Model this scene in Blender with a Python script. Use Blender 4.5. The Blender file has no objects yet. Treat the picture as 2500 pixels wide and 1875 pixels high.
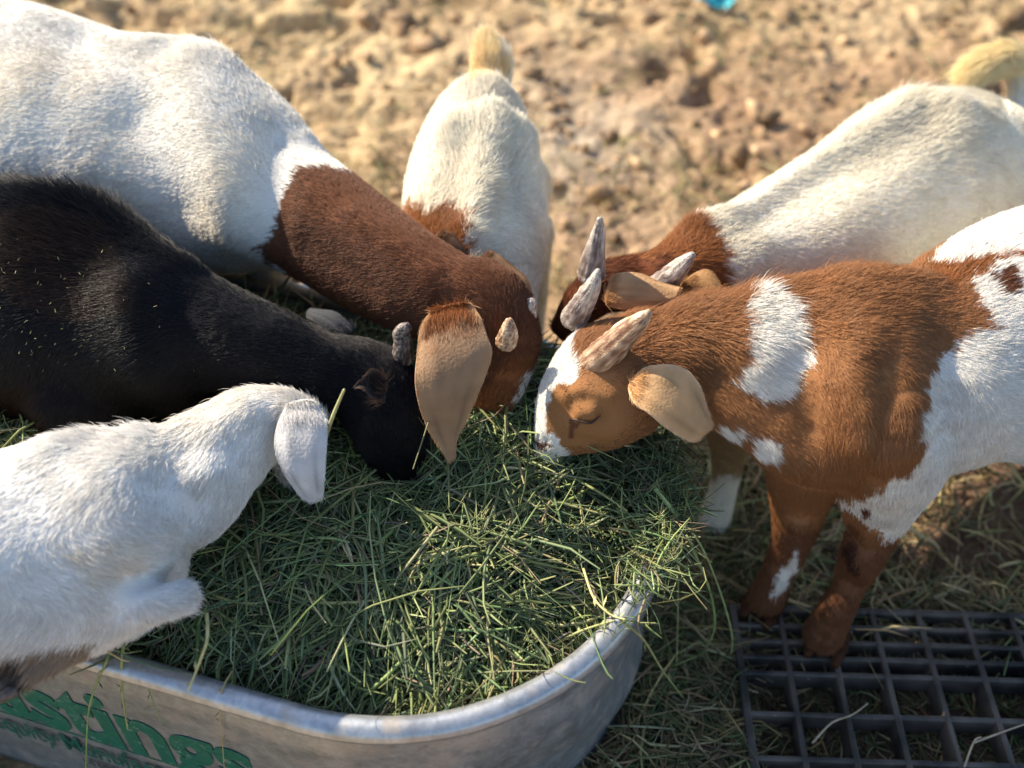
import bpy, bmesh, math
import numpy as np
from mathutils import Vector
from mathutils.bvhtree import BVHTree
from mathutils.kdtree import KDTree

# ------------------------------------------------------------------ camera, world, sun, exposure
SC = bpy.context.scene
COL = SC.collection
cam_d = bpy.data.cameras.new("camera"); cam = bpy.data.objects.new("camera", cam_d); COL.objects.link(cam)
CAMZ = 1.25
cam.location = (0, 0, CAMZ); cam.rotation_euler = (math.radians(45), 0, 0)
cam_d.sensor_width = 36; cam_d.lens = 36; cam_d.clip_start = 0.02; cam_d.clip_end = 500
cam_d.dof.use_dof = True; cam_d.dof.focus_distance = 1.13; cam_d.dof.aperture_fstop = 2.2
SC.camera = cam

SUN_DIR = Vector((-0.66, 0.43, 0.60)).normalized()          # towards the sun
w = bpy.data.worlds.new("World"); SC.world = w; w.use_nodes = True
wn = w.node_tree.nodes; wl = w.node_tree.links
sky = wn.new("ShaderNodeTexSky"); sky.sky_type = 'NISHITA'; sky.sun_disc = False
sky.sun_elevation = math.asin(SUN_DIR.z); sky.sun_rotation = math.atan2(SUN_DIR.x, SUN_DIR.y)
sky.air_density = 1.0; sky.dust_density = 1.0; sky.ozone_density = 1.0
wl.new(sky.outputs[0], wn["Background"].inputs[0]); wn["Background"].inputs[1].default_value = 0.118
sl = bpy.data.lights.new("sun", 'SUN'); so = bpy.data.objects.new("sun", sl); COL.objects.link(so)
sl.energy = 5.0; sl.angle = math.radians(0.6); sl.color = (1.0, 0.88, 0.70)
so.rotation_euler = SUN_DIR.to_track_quat('Z', 'Y').to_euler()
SC.view_settings.view_transform = 'Standard'; SC.view_settings.look = 'None'
SC.view_settings.exposure = 1.05; SC.view_settings.gamma = 1
SC.cycles.use_denoising = True
SC.cycles.max_bounces = 6; SC.cycles.diffuse_bounces = 4; SC.cycles.glossy_bounces = 3
SC.cycles.transmission_bounces = 4; SC.cycles.transparent_max_bounces = 6
try: SC.cycles_curves.shape = 'RIBBONS'; SC.cycles_curves.subdivisions = 1
except Exception: pass

# ------------------------------------------------------------------ helpers
rng = np.random.default_rng(7)
S2 = math.sqrt(0.5)
def pt(x, y, d):
    """a point at depth d on the sight line of the 2500 x 1875 survey picture"""
    u = (x - 1250) / 2500; v = (y - 937.5) / 2500
    return np.array((u * d, d * S2 * (1 - v), CAMZ - d * S2 * (1 + v)))
def gz(x, y, z):
    v = (y - 937.5) / 2500
    return pt(x, y, (CAMZ - z) / (S2 * (1 + v)))
def proj(p):
    p = np.asarray(p); d = S2 * (p[..., 1] - (p[..., 2] - CAMZ)); up = S2 * (p[..., 1] + (p[..., 2] - CAMZ))
    return 1250 + 2500 * p[..., 0] / d, 937.5 - 2500 * up / d, d

def hash3(ix, iy, iz, seed):
    h = (ix.astype(np.int64) * 374761393 + iy.astype(np.int64) * 668265263 + iz.astype(np.int64) * 2147483647 + seed * 1274126177) & 0xFFFFFFFF
    h = ((h ^ (h >> 13)) * 1274126177) & 0xFFFFFFFF
    h = ((h ^ (h >> 16)) * 2246822519) & 0xFFFFFFFF
    return ((h ^ (h >> 15)) & 0xFFFFFF) / float(0xFFFFFF)
def vnoise(p, seed=0):
    p = np.asarray(p, float); i = np.floor(p).astype(np.int64); f = p - i; f = f * f * (3 - 2 * f)
    r = 0
    for dx in (0, 1):
        for dy in (0, 1):
            for dz in (0, 1):
                wgt = (f[:, 0] if dx else 1 - f[:, 0]) * (f[:, 1] if dy else 1 - f[:, 1]) * (f[:, 2] if dz else 1 - f[:, 2])
                r = r + wgt * hash3(i[:, 0] + dx, i[:, 1] + dy, i[:, 2] + dz, seed)
    return r
def fbm(p, seed=0, octv=4, gain=0.5):
    p = np.asarray(p, float); a = 1; s = 0; t = 0
    for k in range(octv):
        s = s + a * vnoise(p * 2 ** k, seed + k); t += a; a *= gain
    return s / t
def sstep(x, a, b):
    t = np.clip((x - a) / (b - a), 0, 1); return t * t * (3 - 2 * t)
def inpoly(x, y, poly):
    poly = np.array(poly, float); r = np.zeros(len(x), bool); n = len(poly)
    for i in range(n):
        x1, y1 = poly[i]; x2, y2 = poly[(i + 1) % n]
        c = ((y1 > y) != (y2 > y)) & (x < (x2 - x1) * (y - y1) / (y2 - y1 + 1e-12) + x1); r ^= c
    return r

def tag(o, label=None, cat=None, group=None, kind=None):
    if label: o["label"] = label
    if cat: o["category"] = cat
    if group: o["group"] = group
    if kind: o["kind"] = kind
    return o
def link(name, data, mat=None, parent=None):
    o = bpy.data.objects.new(name, data); COL.objects.link(o)
    if mat is not None: data.materials.append(mat)
    if parent is not None: o.parent = parent
    return o
def empty(name, loc=(0, 0, 0)):
    """the thing's origin; parts are built in world coordinates, so the Empty stays at zero and carries no offset"""
    o = bpy.data.objects.new(name, None); COL.objects.link(o); return o
def np_mesh(name, V, F, smooth=True, col=None):
    """V (n,3); F (m,k) with constant k, or a list of such"""
    me = bpy.data.meshes.new(name)
    Fs = F if isinstance(F, list) else [F]
    me.vertices.add(len(V)); me.vertices.foreach_set("co", np.asarray(V, np.float32).ravel())
    tot = sum(f.size for f in Fs); npoly = sum(len(f) for f in Fs)
    me.loops.add(tot); me.polygons.add(npoly)
    me.loops.foreach_set("vertex_index", np.concatenate([f.ravel() for f in Fs]).astype(np.int32))
    sizes = np.concatenate([np.full(len(f), f.shape[1]) for f in Fs])
    me.polygons.foreach_set("loop_start", np.concatenate([[0], np.cumsum(sizes)[:-1]]).astype(np.int32))
    me.polygons.foreach_set("loop_total", sizes.astype(np.int32))
    me.update(calc_edges=True)
    if smooth: me.polygons.foreach_set("use_smooth", np.ones(npoly, bool))
    if col is not None:
        a = me.color_attributes.new("Col", 'FLOAT_COLOR', 'POINT')
        c = np.ones((len(V), 4), np.float32); c[:, :3] = col; a.data.foreach_set("color", c.ravel())
    me.validate()
    return me

# ------------------------------------------------------------------ materials
def new_mat(name):
    m = bpy.data.materials.new(name); m.use_nodes = True
    return m, m.node_tree.nodes, m.node_tree.links, m.node_tree.nodes["Principled BSDF"]
def N(nodes, t, **kw):
    n = nodes.new(t)
    for k, v in kw.items(): setattr(n, k, v)
    return n
def ramp(nodes, stops):
    r = nodes.new("ShaderNodeValToRGB"); e = r.color_ramp.elements
    while len(e) < len(stops): e.new(0.5)
    for i, (p, c) in enumerate(stops):
        e[i].position = p; e[i].color = (c[0], c[1], c[2], 1)
    return r
def noise_mat(name, c1, c2, scale, rough=0.8, bump=0.3, bscale=None, metal=0.0, detail=8, bdist=0.002, spec=0.4):
    m, n, l, b = new_mat(name)
    tc = N(n, "ShaderNodeTexCoord"); no = N(n, "ShaderNodeTexNoise"); no.inputs["Scale"].default_value = scale; no.inputs["Detail"].default_value = detail
    l.new(tc.outputs["Object"], no.inputs["Vector"])
    r = ramp(n, [(0.35, c1), (0.65, c2)]); l.new(no.outputs[0], r.inputs[0]); l.new(r.outputs[0], b.inputs["Base Color"])
    n2 = N(n, "ShaderNodeTexNoise"); n2.inputs["Scale"].default_value = bscale or scale * 3; n2.inputs["Detail"].default_value = 6
    l.new(tc.outputs["Object"], n2.inputs["Vector"])
    bp = N(n, "ShaderNodeBump"); bp.inputs["Strength"].default_value = bump; bp.inputs["Distance"].default_value = bdist
    l.new(n2.outputs[0], bp.inputs["Height"]); l.new(bp.outputs[0], b.inputs["Normal"])
    b.inputs["Roughness"].default_value = rough; b.inputs["Metallic"].default_value = metal
    b.inputs["Specular IOR Level"].default_value = spec
    return m
def attr_mat(name, rough=0.6, transl=0.25, spec=0.3, sheen=0.0, bump=0.0, bscale=400):
    m, n, l, b = new_mat(name)
    a = N(n, "ShaderNodeAttribute", attribute_name="Col")
    l.new(a.outputs["Color"], b.inputs["Base Color"])
    b.inputs["Roughness"].default_value = rough; b.inputs["Specular IOR Level"].default_value = spec
    b.inputs["Sheen Weight"].default_value = sheen
    if bump:
        tc = N(n, "ShaderNodeTexCoord"); no = N(n, "ShaderNodeTexNoise"); no.inputs["Scale"].default_value = bscale
        l.new(tc.outputs["Object"], no.inputs["Vector"]); bp = N(n, "ShaderNodeBump"); bp.inputs["Strength"].default_value = bump; bp.inputs["Distance"].default_value = 0.003
        l.new(no.outputs[0], bp.inputs["Height"]); l.new(bp.outputs[0], b.inputs["Normal"])
    if transl:
        t = N(n, "ShaderNodeBsdfTranslucent"); l.new(a.outputs["Color"], t.inputs["Color"])
        mx = N(n, "ShaderNodeMixShader"); mx.inputs[0].default_value = transl
        out = n["Material Output"]
        l.new(b.outputs[0], mx.inputs[1]); l.new(t.outputs[0], mx.inputs[2]); l.new(mx.outputs[0], out.inputs["Surface"])
    return m
M_HIDE = attr_mat("goat_hide", rough=0.9, transl=0, spec=0.1, bump=0.25)
M_FUR = attr_mat("goat_fur", rough=0.45, transl=0.2, spec=0.18)
M_FURGLOSS = attr_mat("glossy_black_fur", rough=0.40, transl=0.03, spec=0.20)
M_EAR = attr_mat("ear_hide", rough=0.7, transl=0.36, spec=0.25, sheen=0.3, bump=0.3, bscale=300)
M_HAY = attr_mat("hay_blades", rough=0.55, transl=0.3, spec=0.3)
M_STRAW = attr_mat("straw_blades", rough=0.6, transl=0.2, spec=0.3)
def horn_mat(name, c1, c2, c3):
    m, n, l, b = new_mat(name)
    tc = N(n, "ShaderNodeTexCoord"); a = N(n, "ShaderNodeTexNoise"); a.inputs["Scale"].default_value = 75; a.inputs["Detail"].default_value = 8; a.inputs["Roughness"].default_value = 0.75; a.inputs["Distortion"].default_value = 1.5
    l.new(tc.outputs["Object"], a.inputs["Vector"]); r = ramp(n, [(0.34, c1), (0.5, c2), (0.68, c3)]); l.new(a.outputs[0], r.inputs[0]); l.new(r.outputs[0], b.inputs["Base Color"])
    w_ = N(n, "ShaderNodeTexNoise"); w_.inputs["Scale"].default_value = 260; w_.inputs["Detail"].default_value = 6; l.new(tc.outputs["Object"], w_.inputs["Vector"])
    ad = N(n, "ShaderNodeMath", operation='ADD'); l.new(w_.outputs[0], ad.inputs[0]); l.new(a.outputs[0], ad.inputs[1])
    bp = N(n, "ShaderNodeBump"); bp.inputs["Strength"].default_value = 0.9; bp.inputs["Distance"].default_value = 0.004; l.new(ad.outputs[0], bp.inputs["Height"]); l.new(bp.outputs[0], b.inputs["Normal"])
    b.inputs["Roughness"].default_value = 0.6; return m
M_HORN = attr_mat("horn", rough=0.5, transl=0, spec=0.4, bump=0.5, bscale=500)
M_HORNDARK = horn_mat("dark_horn", (0.03, 0.022, 0.02), (0.13, 0.10, 0.09), (0.30, 0.25, 0.22))
M_HOOF = noise_mat("hoof", (0.022, 0.009, 0.005), (0.075, 0.030, 0.015), 50, rough=0.85, spec=0.1, bump=0.4)
M_DARKSKIN = noise_mat("dark_skin", (0.015, 0.008, 0.006), (0.04, 0.02, 0.015), 80, rough=0.5)
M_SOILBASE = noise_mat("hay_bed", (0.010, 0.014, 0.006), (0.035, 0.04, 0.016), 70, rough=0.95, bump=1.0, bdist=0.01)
M_GRATE = noise_mat("grate_iron", (0.026, 0.025, 0.024), (0.14, 0.115, 0.095), 18, rough=0.5, bump=0.5, bscale=160, metal=0.1, bdist=0.001)
def print_mat(name, c1, c2):
    m, n, l, b = new_mat(name); tc = N(n, "ShaderNodeTexCoord"); a = N(n, "ShaderNodeTexNoise"); a.inputs["Scale"].default_value = 95; a.inputs["Detail"].default_value = 10; a.inputs["Roughness"].default_value = 0.8; a.inputs["Distortion"].default_value = 0.8
    l.new(tc.outputs["Object"], a.inputs["Vector"]); r = ramp(n, [(0.36, c1), (0.58, c2), (0.62, (0.33, 0.34, 0.33))]); l.new(a.outputs[0], r.inputs[0]); l.new(r.outputs[0], b.inputs["Base Color"]); b.inputs["Roughness"].default_value = 0.5; return m
M_GREEN = print_mat("green_print", (0.002, 0.09, 0.060), (0.006, 0.14, 0.09))
M_DKGREEN = print_mat("dark_green_print", (0.004, 0.06, 0.05), (0.01, 0.13, 0.10))
M_GREYINK = noise_mat("grey_print", (0.05, 0.05, 0.05), (0.09, 0.09, 0.09), 60, rough=0.6, bump=0.1)
M_BLUE = noise_mat("turquoise_plastic", (0.02, 0.30, 0.36), (0.05, 0.42, 0.48), 20, rough=0.5)
M_TWIG = noise_mat("twig", (0.28, 0.18, 0.10), (0.45, 0.33, 0.2), 60, rough=0.8)

def metal_mat():
    m, n, l, b = new_mat("galvanized_steel")
    tc = N(n, "ShaderNodeTexCoord")
    vo = N(n, "ShaderNodeTexVoronoi"); vo.inputs["Scale"].default_value = 190; l.new(tc.outputs["Object"], vo.inputs["Vector"])
    n1 = N(n, "ShaderNodeTexNoise"); n1.inputs["Scale"].default_value = 34; n1.inputs["Detail"].default_value = 9; n1.inputs["Roughness"].default_value = 0.7; l.new(tc.outputs["Object"], n1.inputs["Vector"])
    r1 = ramp(n, [(0.30, (0.34, 0.355, 0.37)), (0.52, (0.48, 0.50, 0.52)), (0.72, (0.58, 0.60, 0.62))]); l.new(n1.outputs[0], r1.inputs[0])
    sp = N(n, "ShaderNodeMix", data_type='RGBA', blend_type='MULTIPLY'); sp.inputs[0].default_value = 0.22
    bw = N(n, 'ShaderNodeRGBToBW'); l.new(vo.outputs['Color'], bw.inputs[0]); l.new(r1.outputs[0], sp.inputs[6]); l.new(bw.outputs[0], sp.inputs[7])
    n2 = N(n, "ShaderNodeTexNoise"); n2.inputs["Scale"].default_value = 22; n2.inputs["Detail"].default_value = 5; l.new(tc.outputs["Object"], n2.inputs["Vector"])
    r2 = ramp(n, [(0.56, (0, 0, 0)), (0.66, (1, 1, 1))]); l.new(n2.outputs[0], r2.inputs[0])
    dirt = N(n, "ShaderNodeMix", data_type='RGBA'); dirt.inputs[7].default_value = (0.42, 0.32, 0.22, 1)
    ds = N(n, "ShaderNodeMath", operation='MULTIPLY'); ds.inputs[1].default_value = 0.45; l.new(r2.outputs[0], ds.inputs[0])
    l.new(ds.outputs[0], dirt.inputs[0]); l.new(sp.outputs[2], dirt.inputs[6]); l.new(dirt.outputs[2], b.inputs["Base Color"])
    me = N(n, "ShaderNodeMath", operation='MULTIPLY_ADD'); me.inputs[1].default_value = -0.6; me.inputs[2].default_value = 0.68; l.new(ds.outputs[0], me.inputs[0]); l.new(me.outputs[0], b.inputs["Metallic"])
    rr = N(n, "ShaderNodeMapRange"); rr.inputs[3].default_value = 0.28; rr.inputs[4].default_value = 0.48; l.new(n1.outputs[0], rr.inputs[0]); l.new(rr.outputs[0], b.inputs["Roughness"])
    n3 = N(n, "ShaderNodeTexNoise"); n3.inputs["Scale"].default_value = 30; n3.inputs["Detail"].default_value = 8; l.new(tc.outputs["Object"], n3.inputs["Vector"])
    bp = N(n, "ShaderNodeBump"); bp.inputs["Strength"].default_value = 0.35; bp.inputs["Distance"].default_value = 0.003; l.new(n3.outputs[0], bp.inputs["Height"]); l.new(bp.outputs[0], b.inputs["Normal"])
    return m
M_METAL = metal_mat()

def ground_mat():
    m, n, l, b = new_mat("trampled_dirt")
    tc = N(n, "ShaderNodeTexCoord")
    a = N(n, "ShaderNodeAttribute", attribute_name="Col")
    n1 = N(n, "ShaderNodeTexNoise"); n1.inputs["Scale"].default_value = 26; n1.inputs["Detail"].default_value = 10; n1.inputs["Roughness"].default_value = 0.7; l.new(tc.outputs["Object"], n1.inputs["Vector"])
    r1 = ramp(n, [(0.30, (0.50, 0.42, 0.36)), (0.5, (1, 1, 1)), (0.7, (1.35, 1.35, 1.3))]); l.new(n1.outputs[0], r1.inputs[0])
    mx = N(n, "ShaderNodeMix", data_type='RGBA', blend_type='MULTIPLY'); mx.inputs[0].default_value = 1.0
    l.new(a.outputs["Color"], mx.inputs[6]); l.new(r1.outputs[0], mx.inputs[7]); l.new(mx.outputs[2], b.inputs["Base Color"])
    n3 = N(n, "ShaderNodeTexNoise"); n3.inputs["Scale"].default_value = 70; n3.inputs["Detail"].default_value = 8; l.new(tc.outputs["Object"], n3.inputs["Vector"])
    bp = N(n, "ShaderNodeBump"); bp.inputs["Strength"].default_value = 0.8; bp.inputs["Distance"].default_value = 0.01; l.new(n3.outputs[0], bp.inputs["Height"]); l.new(bp.outputs[0], b.inputs["Normal"])
    b.inputs["Roughness"].default_value = 0.95; b.inputs["Specular IOR Level"].default_value = 0.15
    return m
M_GROUND = ground_mat()

# ------------------------------------------------------------------ tank plan (stadium)
TC = np.array((-0.125, 0.771)); TR = 0.30; TA = np.array((-0.958, 0.2868)); TA /= np.linalg.norm(TA); TN = np.array((-TA[1], TA[0])) * -1
if TN[1] < 0: TN = -TN
TL = 1.15; TH = 0.30; TB = -0.11
def tank_e(x, y):
    """signed distance inside the tank wall (positive inside)"""
    px_ = x - TC[0]; py_ = y - TC[1]
    s = np.clip(px_ * TA[0] + py_ * TA[1], 0, TL)
    return TR - np.hypot(px_ - s * TA[0], py_ - s * TA[1])
def stadium(R, n=40, nl=26):
    pts = []
    for i in range(nl):                                           # near straight side, from far left towards the round end
        s = TL * (1 - i / nl); pts.append(TC + TA * s - TN * R)
    for i in range(n):
        a = math.pi * i / n; pts.append(TC - TN * R * math.cos(a) - TA * R * math.sin(a))
    for i in range(nl):
        s = TL * i / nl; pts.append(TC + TA * s + TN * R)
    for i in range(n):
        a = math.pi * i / n; pts.append(TC + TA * TL + TN * R * math.cos(a) + TA * R * math.sin(a))
    return np.array(pts)
def ground_h(x, y):
    p = np.stack([x, y, np.zeros_like(x)], -1)
    far = sstep(y, 1.05, 1.9)
    big = fbm(p * 7.0, 11, 5, 0.55) - 0.5
    clod = 1 - np.abs(fbm(p * 13.0, 31, 4, 0.6) * 2 - 1)
    rough = sstep(fbm(p * 1.3, 71, 2), 0.38, 0.62) * 0.6 + 0.4
    h = big * 0.060 * (0.25 + far) + (clod - 0.75) * 0.048 * far * rough + (fbm(p * 30.0, 55, 3) - 0.5) * 0.012 * far - 0.045 * far * sstep(fbm(p * 4.2, 201, 3), 0.585, 0.65)
    flat = sstep(np.hypot(np.maximum(0, 0.30 - x) + np.maximum(0, x - 1.1), np.maximum(0, 0.35 - y) + np.maximum(0, y - 0.80)), 0.0, 0.08)
    h = h * (0.15 + 0.85 * flat) * sstep(-tank_e(x, y), -0.03, 0.06)
    hollow = (1 - sstep(x, -0.25, 0.12)) * (1 - sstep(y, 0.9, 1.3))
    return h - 0.01 - 0.11 * hollow

# ------------------------------------------------------------------ ground
def build_ground():
    def axis(a, b, step, lo, hi):
        mid = np.arange(a, b, step); l_ = []; v = a; s = step
        while v > lo: s *= 1.25; v -= s; l_.append(v)
        r_ = []; v = mid[-1]; s = step
        while v < hi: s *= 1.25; v += s; r_.append(v)
        return np.concatenate([l_[::-1], mid, r_])
    xs = axis(-1.7, 1.7, 0.0085, -60, 60); ys = axis(0.3, 3.3, 0.0085, -60, 90)
    X, Y = np.meshgrid(xs, ys); x = X.ravel(); y = Y.ravel(); z = ground_h(x, y)
    z *= sstep(-np.maximum(np.abs(x) - 2.5, np.maximum(y - 4.5, -y - 0.5)), -1.5, 0) * 0.9 + 0.1
    p = np.stack([x, y, z], -1); q = np.stack([x, y, 0 * x], -1)
    t = fbm(q * 1.6, 5, 3); t2 = sstep(fbm(q * 6, 15, 4), 0.35, 0.65)
    sand = np.array((0.47, 0.35, 0.20)); brown = np.array((0.305, 0.205, 0.122)); dark = np.array((0.17, 0.10, 0.065)); grey = np.array((0.33, 0.28, 0.22))
    k = np.clip(sstep(x * 0.75 + t * 1.6, 0.5, 1.3) * (1 - sstep(y, 2.2, 2.8) * 0.8), 0, 1)[:, None]
    c = sand * (1 - k) + brown * k
    c = c * (1 - 0.4 * t2[:, None]) + dark * 0.4 * t2[:, None]
    g = np.exp(-(((x - 0.12) / 0.22) ** 2 + ((y - 2.05) / 0.3) ** 2))[:, None]; c = c * (1 - 0.75 * g) + grey * 0.75 * g
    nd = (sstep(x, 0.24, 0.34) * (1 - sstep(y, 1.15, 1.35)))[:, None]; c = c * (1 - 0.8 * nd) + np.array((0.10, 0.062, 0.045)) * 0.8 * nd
    ny, nx = X.shape; idx = np.arange(nx * ny).reshape(ny, nx)
    F = np.stack([idx[:-1, :-1], idx[:-1, 1:], idx[1:, 1:], idx[1:, :-1]], -1).reshape(-1, 4)
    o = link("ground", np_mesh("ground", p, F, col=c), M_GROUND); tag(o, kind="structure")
build_ground()

# ------------------------------------------------------------------ strands (hay, straw, stems)
def strands(C, D, L, W, K, colr, seg=4, flat=0.35, thick=None, zfun=None, sag=0.0):
    """prisms of 3 sides; C centre, D unit direction, L length, W width, K (n,3) bend vector"""
    n = len(C); t = np.linspace(-0.5, 0.5, seg + 1)
    P = C[:, None, :] + D[:, None, :] * (L[:, None] * t)[:, :, None] + K[:, None, :] * (L[:, None] * (t ** 2 * 4 - 0.33))[:, :, None]
    up = np.tile(np.array((0, 0, 1.0)), (n, 1)) + rng.normal(0, 0.45, (n, 3))
    A = np.cross(D, up); A /= np.linalg.norm(A, axis=1)[:, None] + 1e-9; B = np.cross(A, D)
    prof = [(-1, 0), (1, 0.0), (0.1, 1)]
    taper = 1 - 0.55 * np.abs(t * 2) ** 4
    V = np.stack([P + (A * a)[:, None, :] * (W[:, None] * 0.5 * taper)[:, :, None] + (B * b)[:, None, :] * (W[:, None] * flat * taper)[:, :, None] for a, b in prof], 2)
    V = V.reshape(n, (seg + 1) * 3, 3)
    f = []
    for s in range(seg):
        for k in range(3):
            k2 = (k + 1) % 3; f.append((s * 3 + k, s * 3 + k2, (s + 1) * 3 + k2, (s + 1) * 3 + k))
    f = np.array(f)[None] + (np.arange(n) * (seg + 1) * 3)[:, None, None]
    c = np.repeat(colr[:, None, :], (seg + 1) * 3, 1)
    return V.reshape(-1, 3), f.reshape(-1, 4), c.reshape(-1, 3)
def rand_dir(n, tilt):
    a = rng.uniform(0, 2 * math.pi, n); el = rng.normal(0, tilt, n)
    return np.stack([np.cos(a) * np.cos(el), np.sin(a) * np.cos(el), np.sin(el)], -1)
def pick(pal, wts, n, jit=0.22):
    pal = np.array(pal); k = rng.choice(len(pal), n, p=np.array(wts) / sum(wts))
    return np.clip(pal[k] * rng.lognormal(0, jit, (n, 1)) * rng.lognormal(0, 0.07, (n, 3)), 0, 1)

def keep_in(V):
    e = tank_e(V[:, 0], V[:, 1]); k = (e < 0.016) & (V[:, 2] < TH + 0.012)
    s_ = np.clip((V[:, 0] - TC[0]) * TA[0] + (V[:, 1] - TC[1]) * TA[1], 0, TL); c = TC[None] + TA[None] * s_[:, None]
    d = V[:, :2] - c; d /= np.linalg.norm(d, axis=1)[:, None] + 1e-9
    V[k, :2] = (c + d * (TR - 0.017))[k]
    return V
def hay_z(x, y):
    e = tank_e(x, y); p = np.stack([x, y, 0 * x], -1)
    s = (x - TC[0]) * TA[0] + (y - TC[1]) * TA[1]
    m = sstep(e, -0.02, 0.22)
    return 0.250 + 0.070 * m + 0.022 * sstep(s, 0.05, 0.5) * m + 0.048 * sstep(y, 0.66, 0.90) * sstep(x, -0.35, 0.0) + (fbm(p * 9, 3, 3) - 0.5) * 0.05 * sstep(e, 0, 0.08)
HAYPAL = [(0.17, 0.225, 0.095), (0.26, 0.31, 0.13), (0.11, 0.155, 0.085), (0.35, 0.39, 0.16), (0.46, 0.40, 0.20), (0.36, 0.27, 0.18), (0.31, 0.37, 0.20), (0.62, 0.60, 0.34)]
HAYW = [30, 26, 18, 14, 5, 5, 8, 2.5]

# ------------------------------------------------------------------ tank
tank = empty("stock_tank"); tag(tank, "galvanized oval stock tank with green lettering, filled with green hay", "stock tank")
def ring_mesh(name, loops, closed_first=False, cap=None):
    n = len(loops[0]); V = np.concatenate(loops); F = []
    for i in range(len(loops) - 1):
        a = np.arange(n) + i * n; b = np.roll(np.arange(n), -1) + i * n
        F.append(np.stack([a, b, b + n, a + n], -1))
    return V, np.concatenate(F)
def tank_loop(R, z, wob=0):
    # finer loops so that dents read
    q = stadium(R, 96, 40); q3 = np.column_stack([q, np.full(len(q), z)])
    if wob:
        d = q - TC; nrm = d / (np.linalg.norm(d, axis=1)[:, None] + 1e-9)
        endw = sstep(-(d @ TA), 0.0, 0.12)
        zz = (q3[:, 2])
        ang = np.arctan2(d @ TN, -(d @ TA))
        w1 = np.sin(ang * 7 + zz * 38) * 0.004 + (fbm(q3 * np.array((11, 11, 16)), 51, 4) - 0.5) * 0.020
        q3[:, :2] += nrm * (w1 * endw * wob)[:, None]
    return q3
zs = np.linspace(TH - 0.016, TB, 24)
outer = [tank_loop(TR - 0.004 - 0.0 + (0.0025 if 0.06 < z < TH - 0.055 else 0), z, 1.0 if z < TH - 0.03 else 0.2) for z in zs]
inner = [tank_loop(TR - 0.0065 - 0.0, z) for z in zs[::-1]]
V, F = ring_mesh("wall", outer + inner)
n_ = len(outer[0])
a = np.arange(n_) + (len(outer + inner) - 1) * n_; b = np.roll(np.arange(n_), -1)
F = np.concatenate([F, np.stack([a, b + (len(outer + inner) - 1) * n_, b, np.arange(n_)], -1)])
wall_o = link("wall", np_mesh("wall", V, F), M_METAL, tank)
rim_loops = []
rc = 0.0138
base = stadium(1.0, 96, 40)
for k in range(15):
    a = 2 * math.pi * k / 14
    rim_loops.append(tank_loop(TR + rc * math.cos(a), TH - 0.003 + rc * 0.95 * math.sin(a)))
V, F = ring_mesh("rim", rim_loops)
nz = fbm(V * 14, 91, 3) - 0.5; V[:, 2] += nz * 0.004
link("rim", np_mesh("rim", V, F), M_METAL, tank)
# lettering on the straight near side
def wall_text(txt, s0, z0, size, sx, mat, bold=0.0, shear=0.0, name="lettering", lift=0.0034):
    cu = bpy.data.curves.new(name, 'FONT'); cu.body = txt; cu.size = size; cu.offset = bold; cu.shear = shear; cu.extrude = 0.0004; cu.resolution_u = 6
    tmp = bpy.data.objects.new(name, cu); COL.objects.link(tmp)
    dg = bpy.context.evaluated_depsgraph_get(); me = bpy.data.meshes.new_from_object(tmp.evaluated_get(dg)); COL.objects.unlink(tmp); bpy.data.objects.remove(tmp)
    co = np.zeros(len(me.vertices) * 3, np.float32); me.vertices.foreach_get("co", co); co = co.reshape(-1, 3)
    s = s0 - co[:, 0] * sx; z = z0 + co[:, 1]
    R = TR - 0.004 - 0.0 + 0.0025 + lift + co[:, 2]
    xy = TC[None] + TA[None] * s[:, None] - TN[None] * R[:, None]
    me.vertices.foreach_set("co", np.column_stack([xy, z]).astype(np.float32).ravel()); me.update()
    return link(name, me, mat, tank)
def text_w(txt, size, bold):
    cu = bpy.data.curves.new("w", 'FONT'); cu.body = txt; cu.size = size; cu.offset = bold; o = bpy.data.objects.new("w", cu); COL.objects.link(o)
    dg = bpy.context.evaluated_depsgraph_get(); me = bpy.data.meshes.new_from_object(o.evaluated_get(dg)); xs = [v.co.x for v in me.vertices]; COL.objects.unlink(o); bpy.data.objects.remove(o); bpy.data.meshes.remove(me)
    return max(xs) - min(xs)
sz, bd = 0.185, 0.0058
kx = 0.30 / text_w("stings", sz, bd)
wall_text("Hastings", 0.088 + text_w("Hastings", sz, bd) * kx, 0.074, sz, kx, M_GREEN, bold=bd, shear=0.0, lift=0.0012)
kx = 0.185 / text_w("quity\u00b7Manuf", 0.062, 0.0004)
wall_text("Equity\u00b7Manufacturing", 0.455 + text_w("E", 0.066, 0.0015) * kx * 1.1, 0.010, 0.062, kx, M_DKGREEN, bold=0.0004, lift=0.0012)
wall_text("A DIVISION OF", 0.345, -0.020, 0.019, 0.8, M_GREYINK, bold=0.0002, lift=0.0008)
for nm, z in (("printed_line", 0.066),):
    q = [tank_loop(TR - 0.004 - 0.0 + 0.0025 + 0.0006, zz)[:40] for zz in (z, z - 0.004)]
    V = np.concatenate(q); i = np.arange(39); F = np.stack([i, i + 1, i + 41, i + 40], -1)
    link(nm, np_mesh(nm, V, F), M_DKGREEN, tank)

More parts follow.
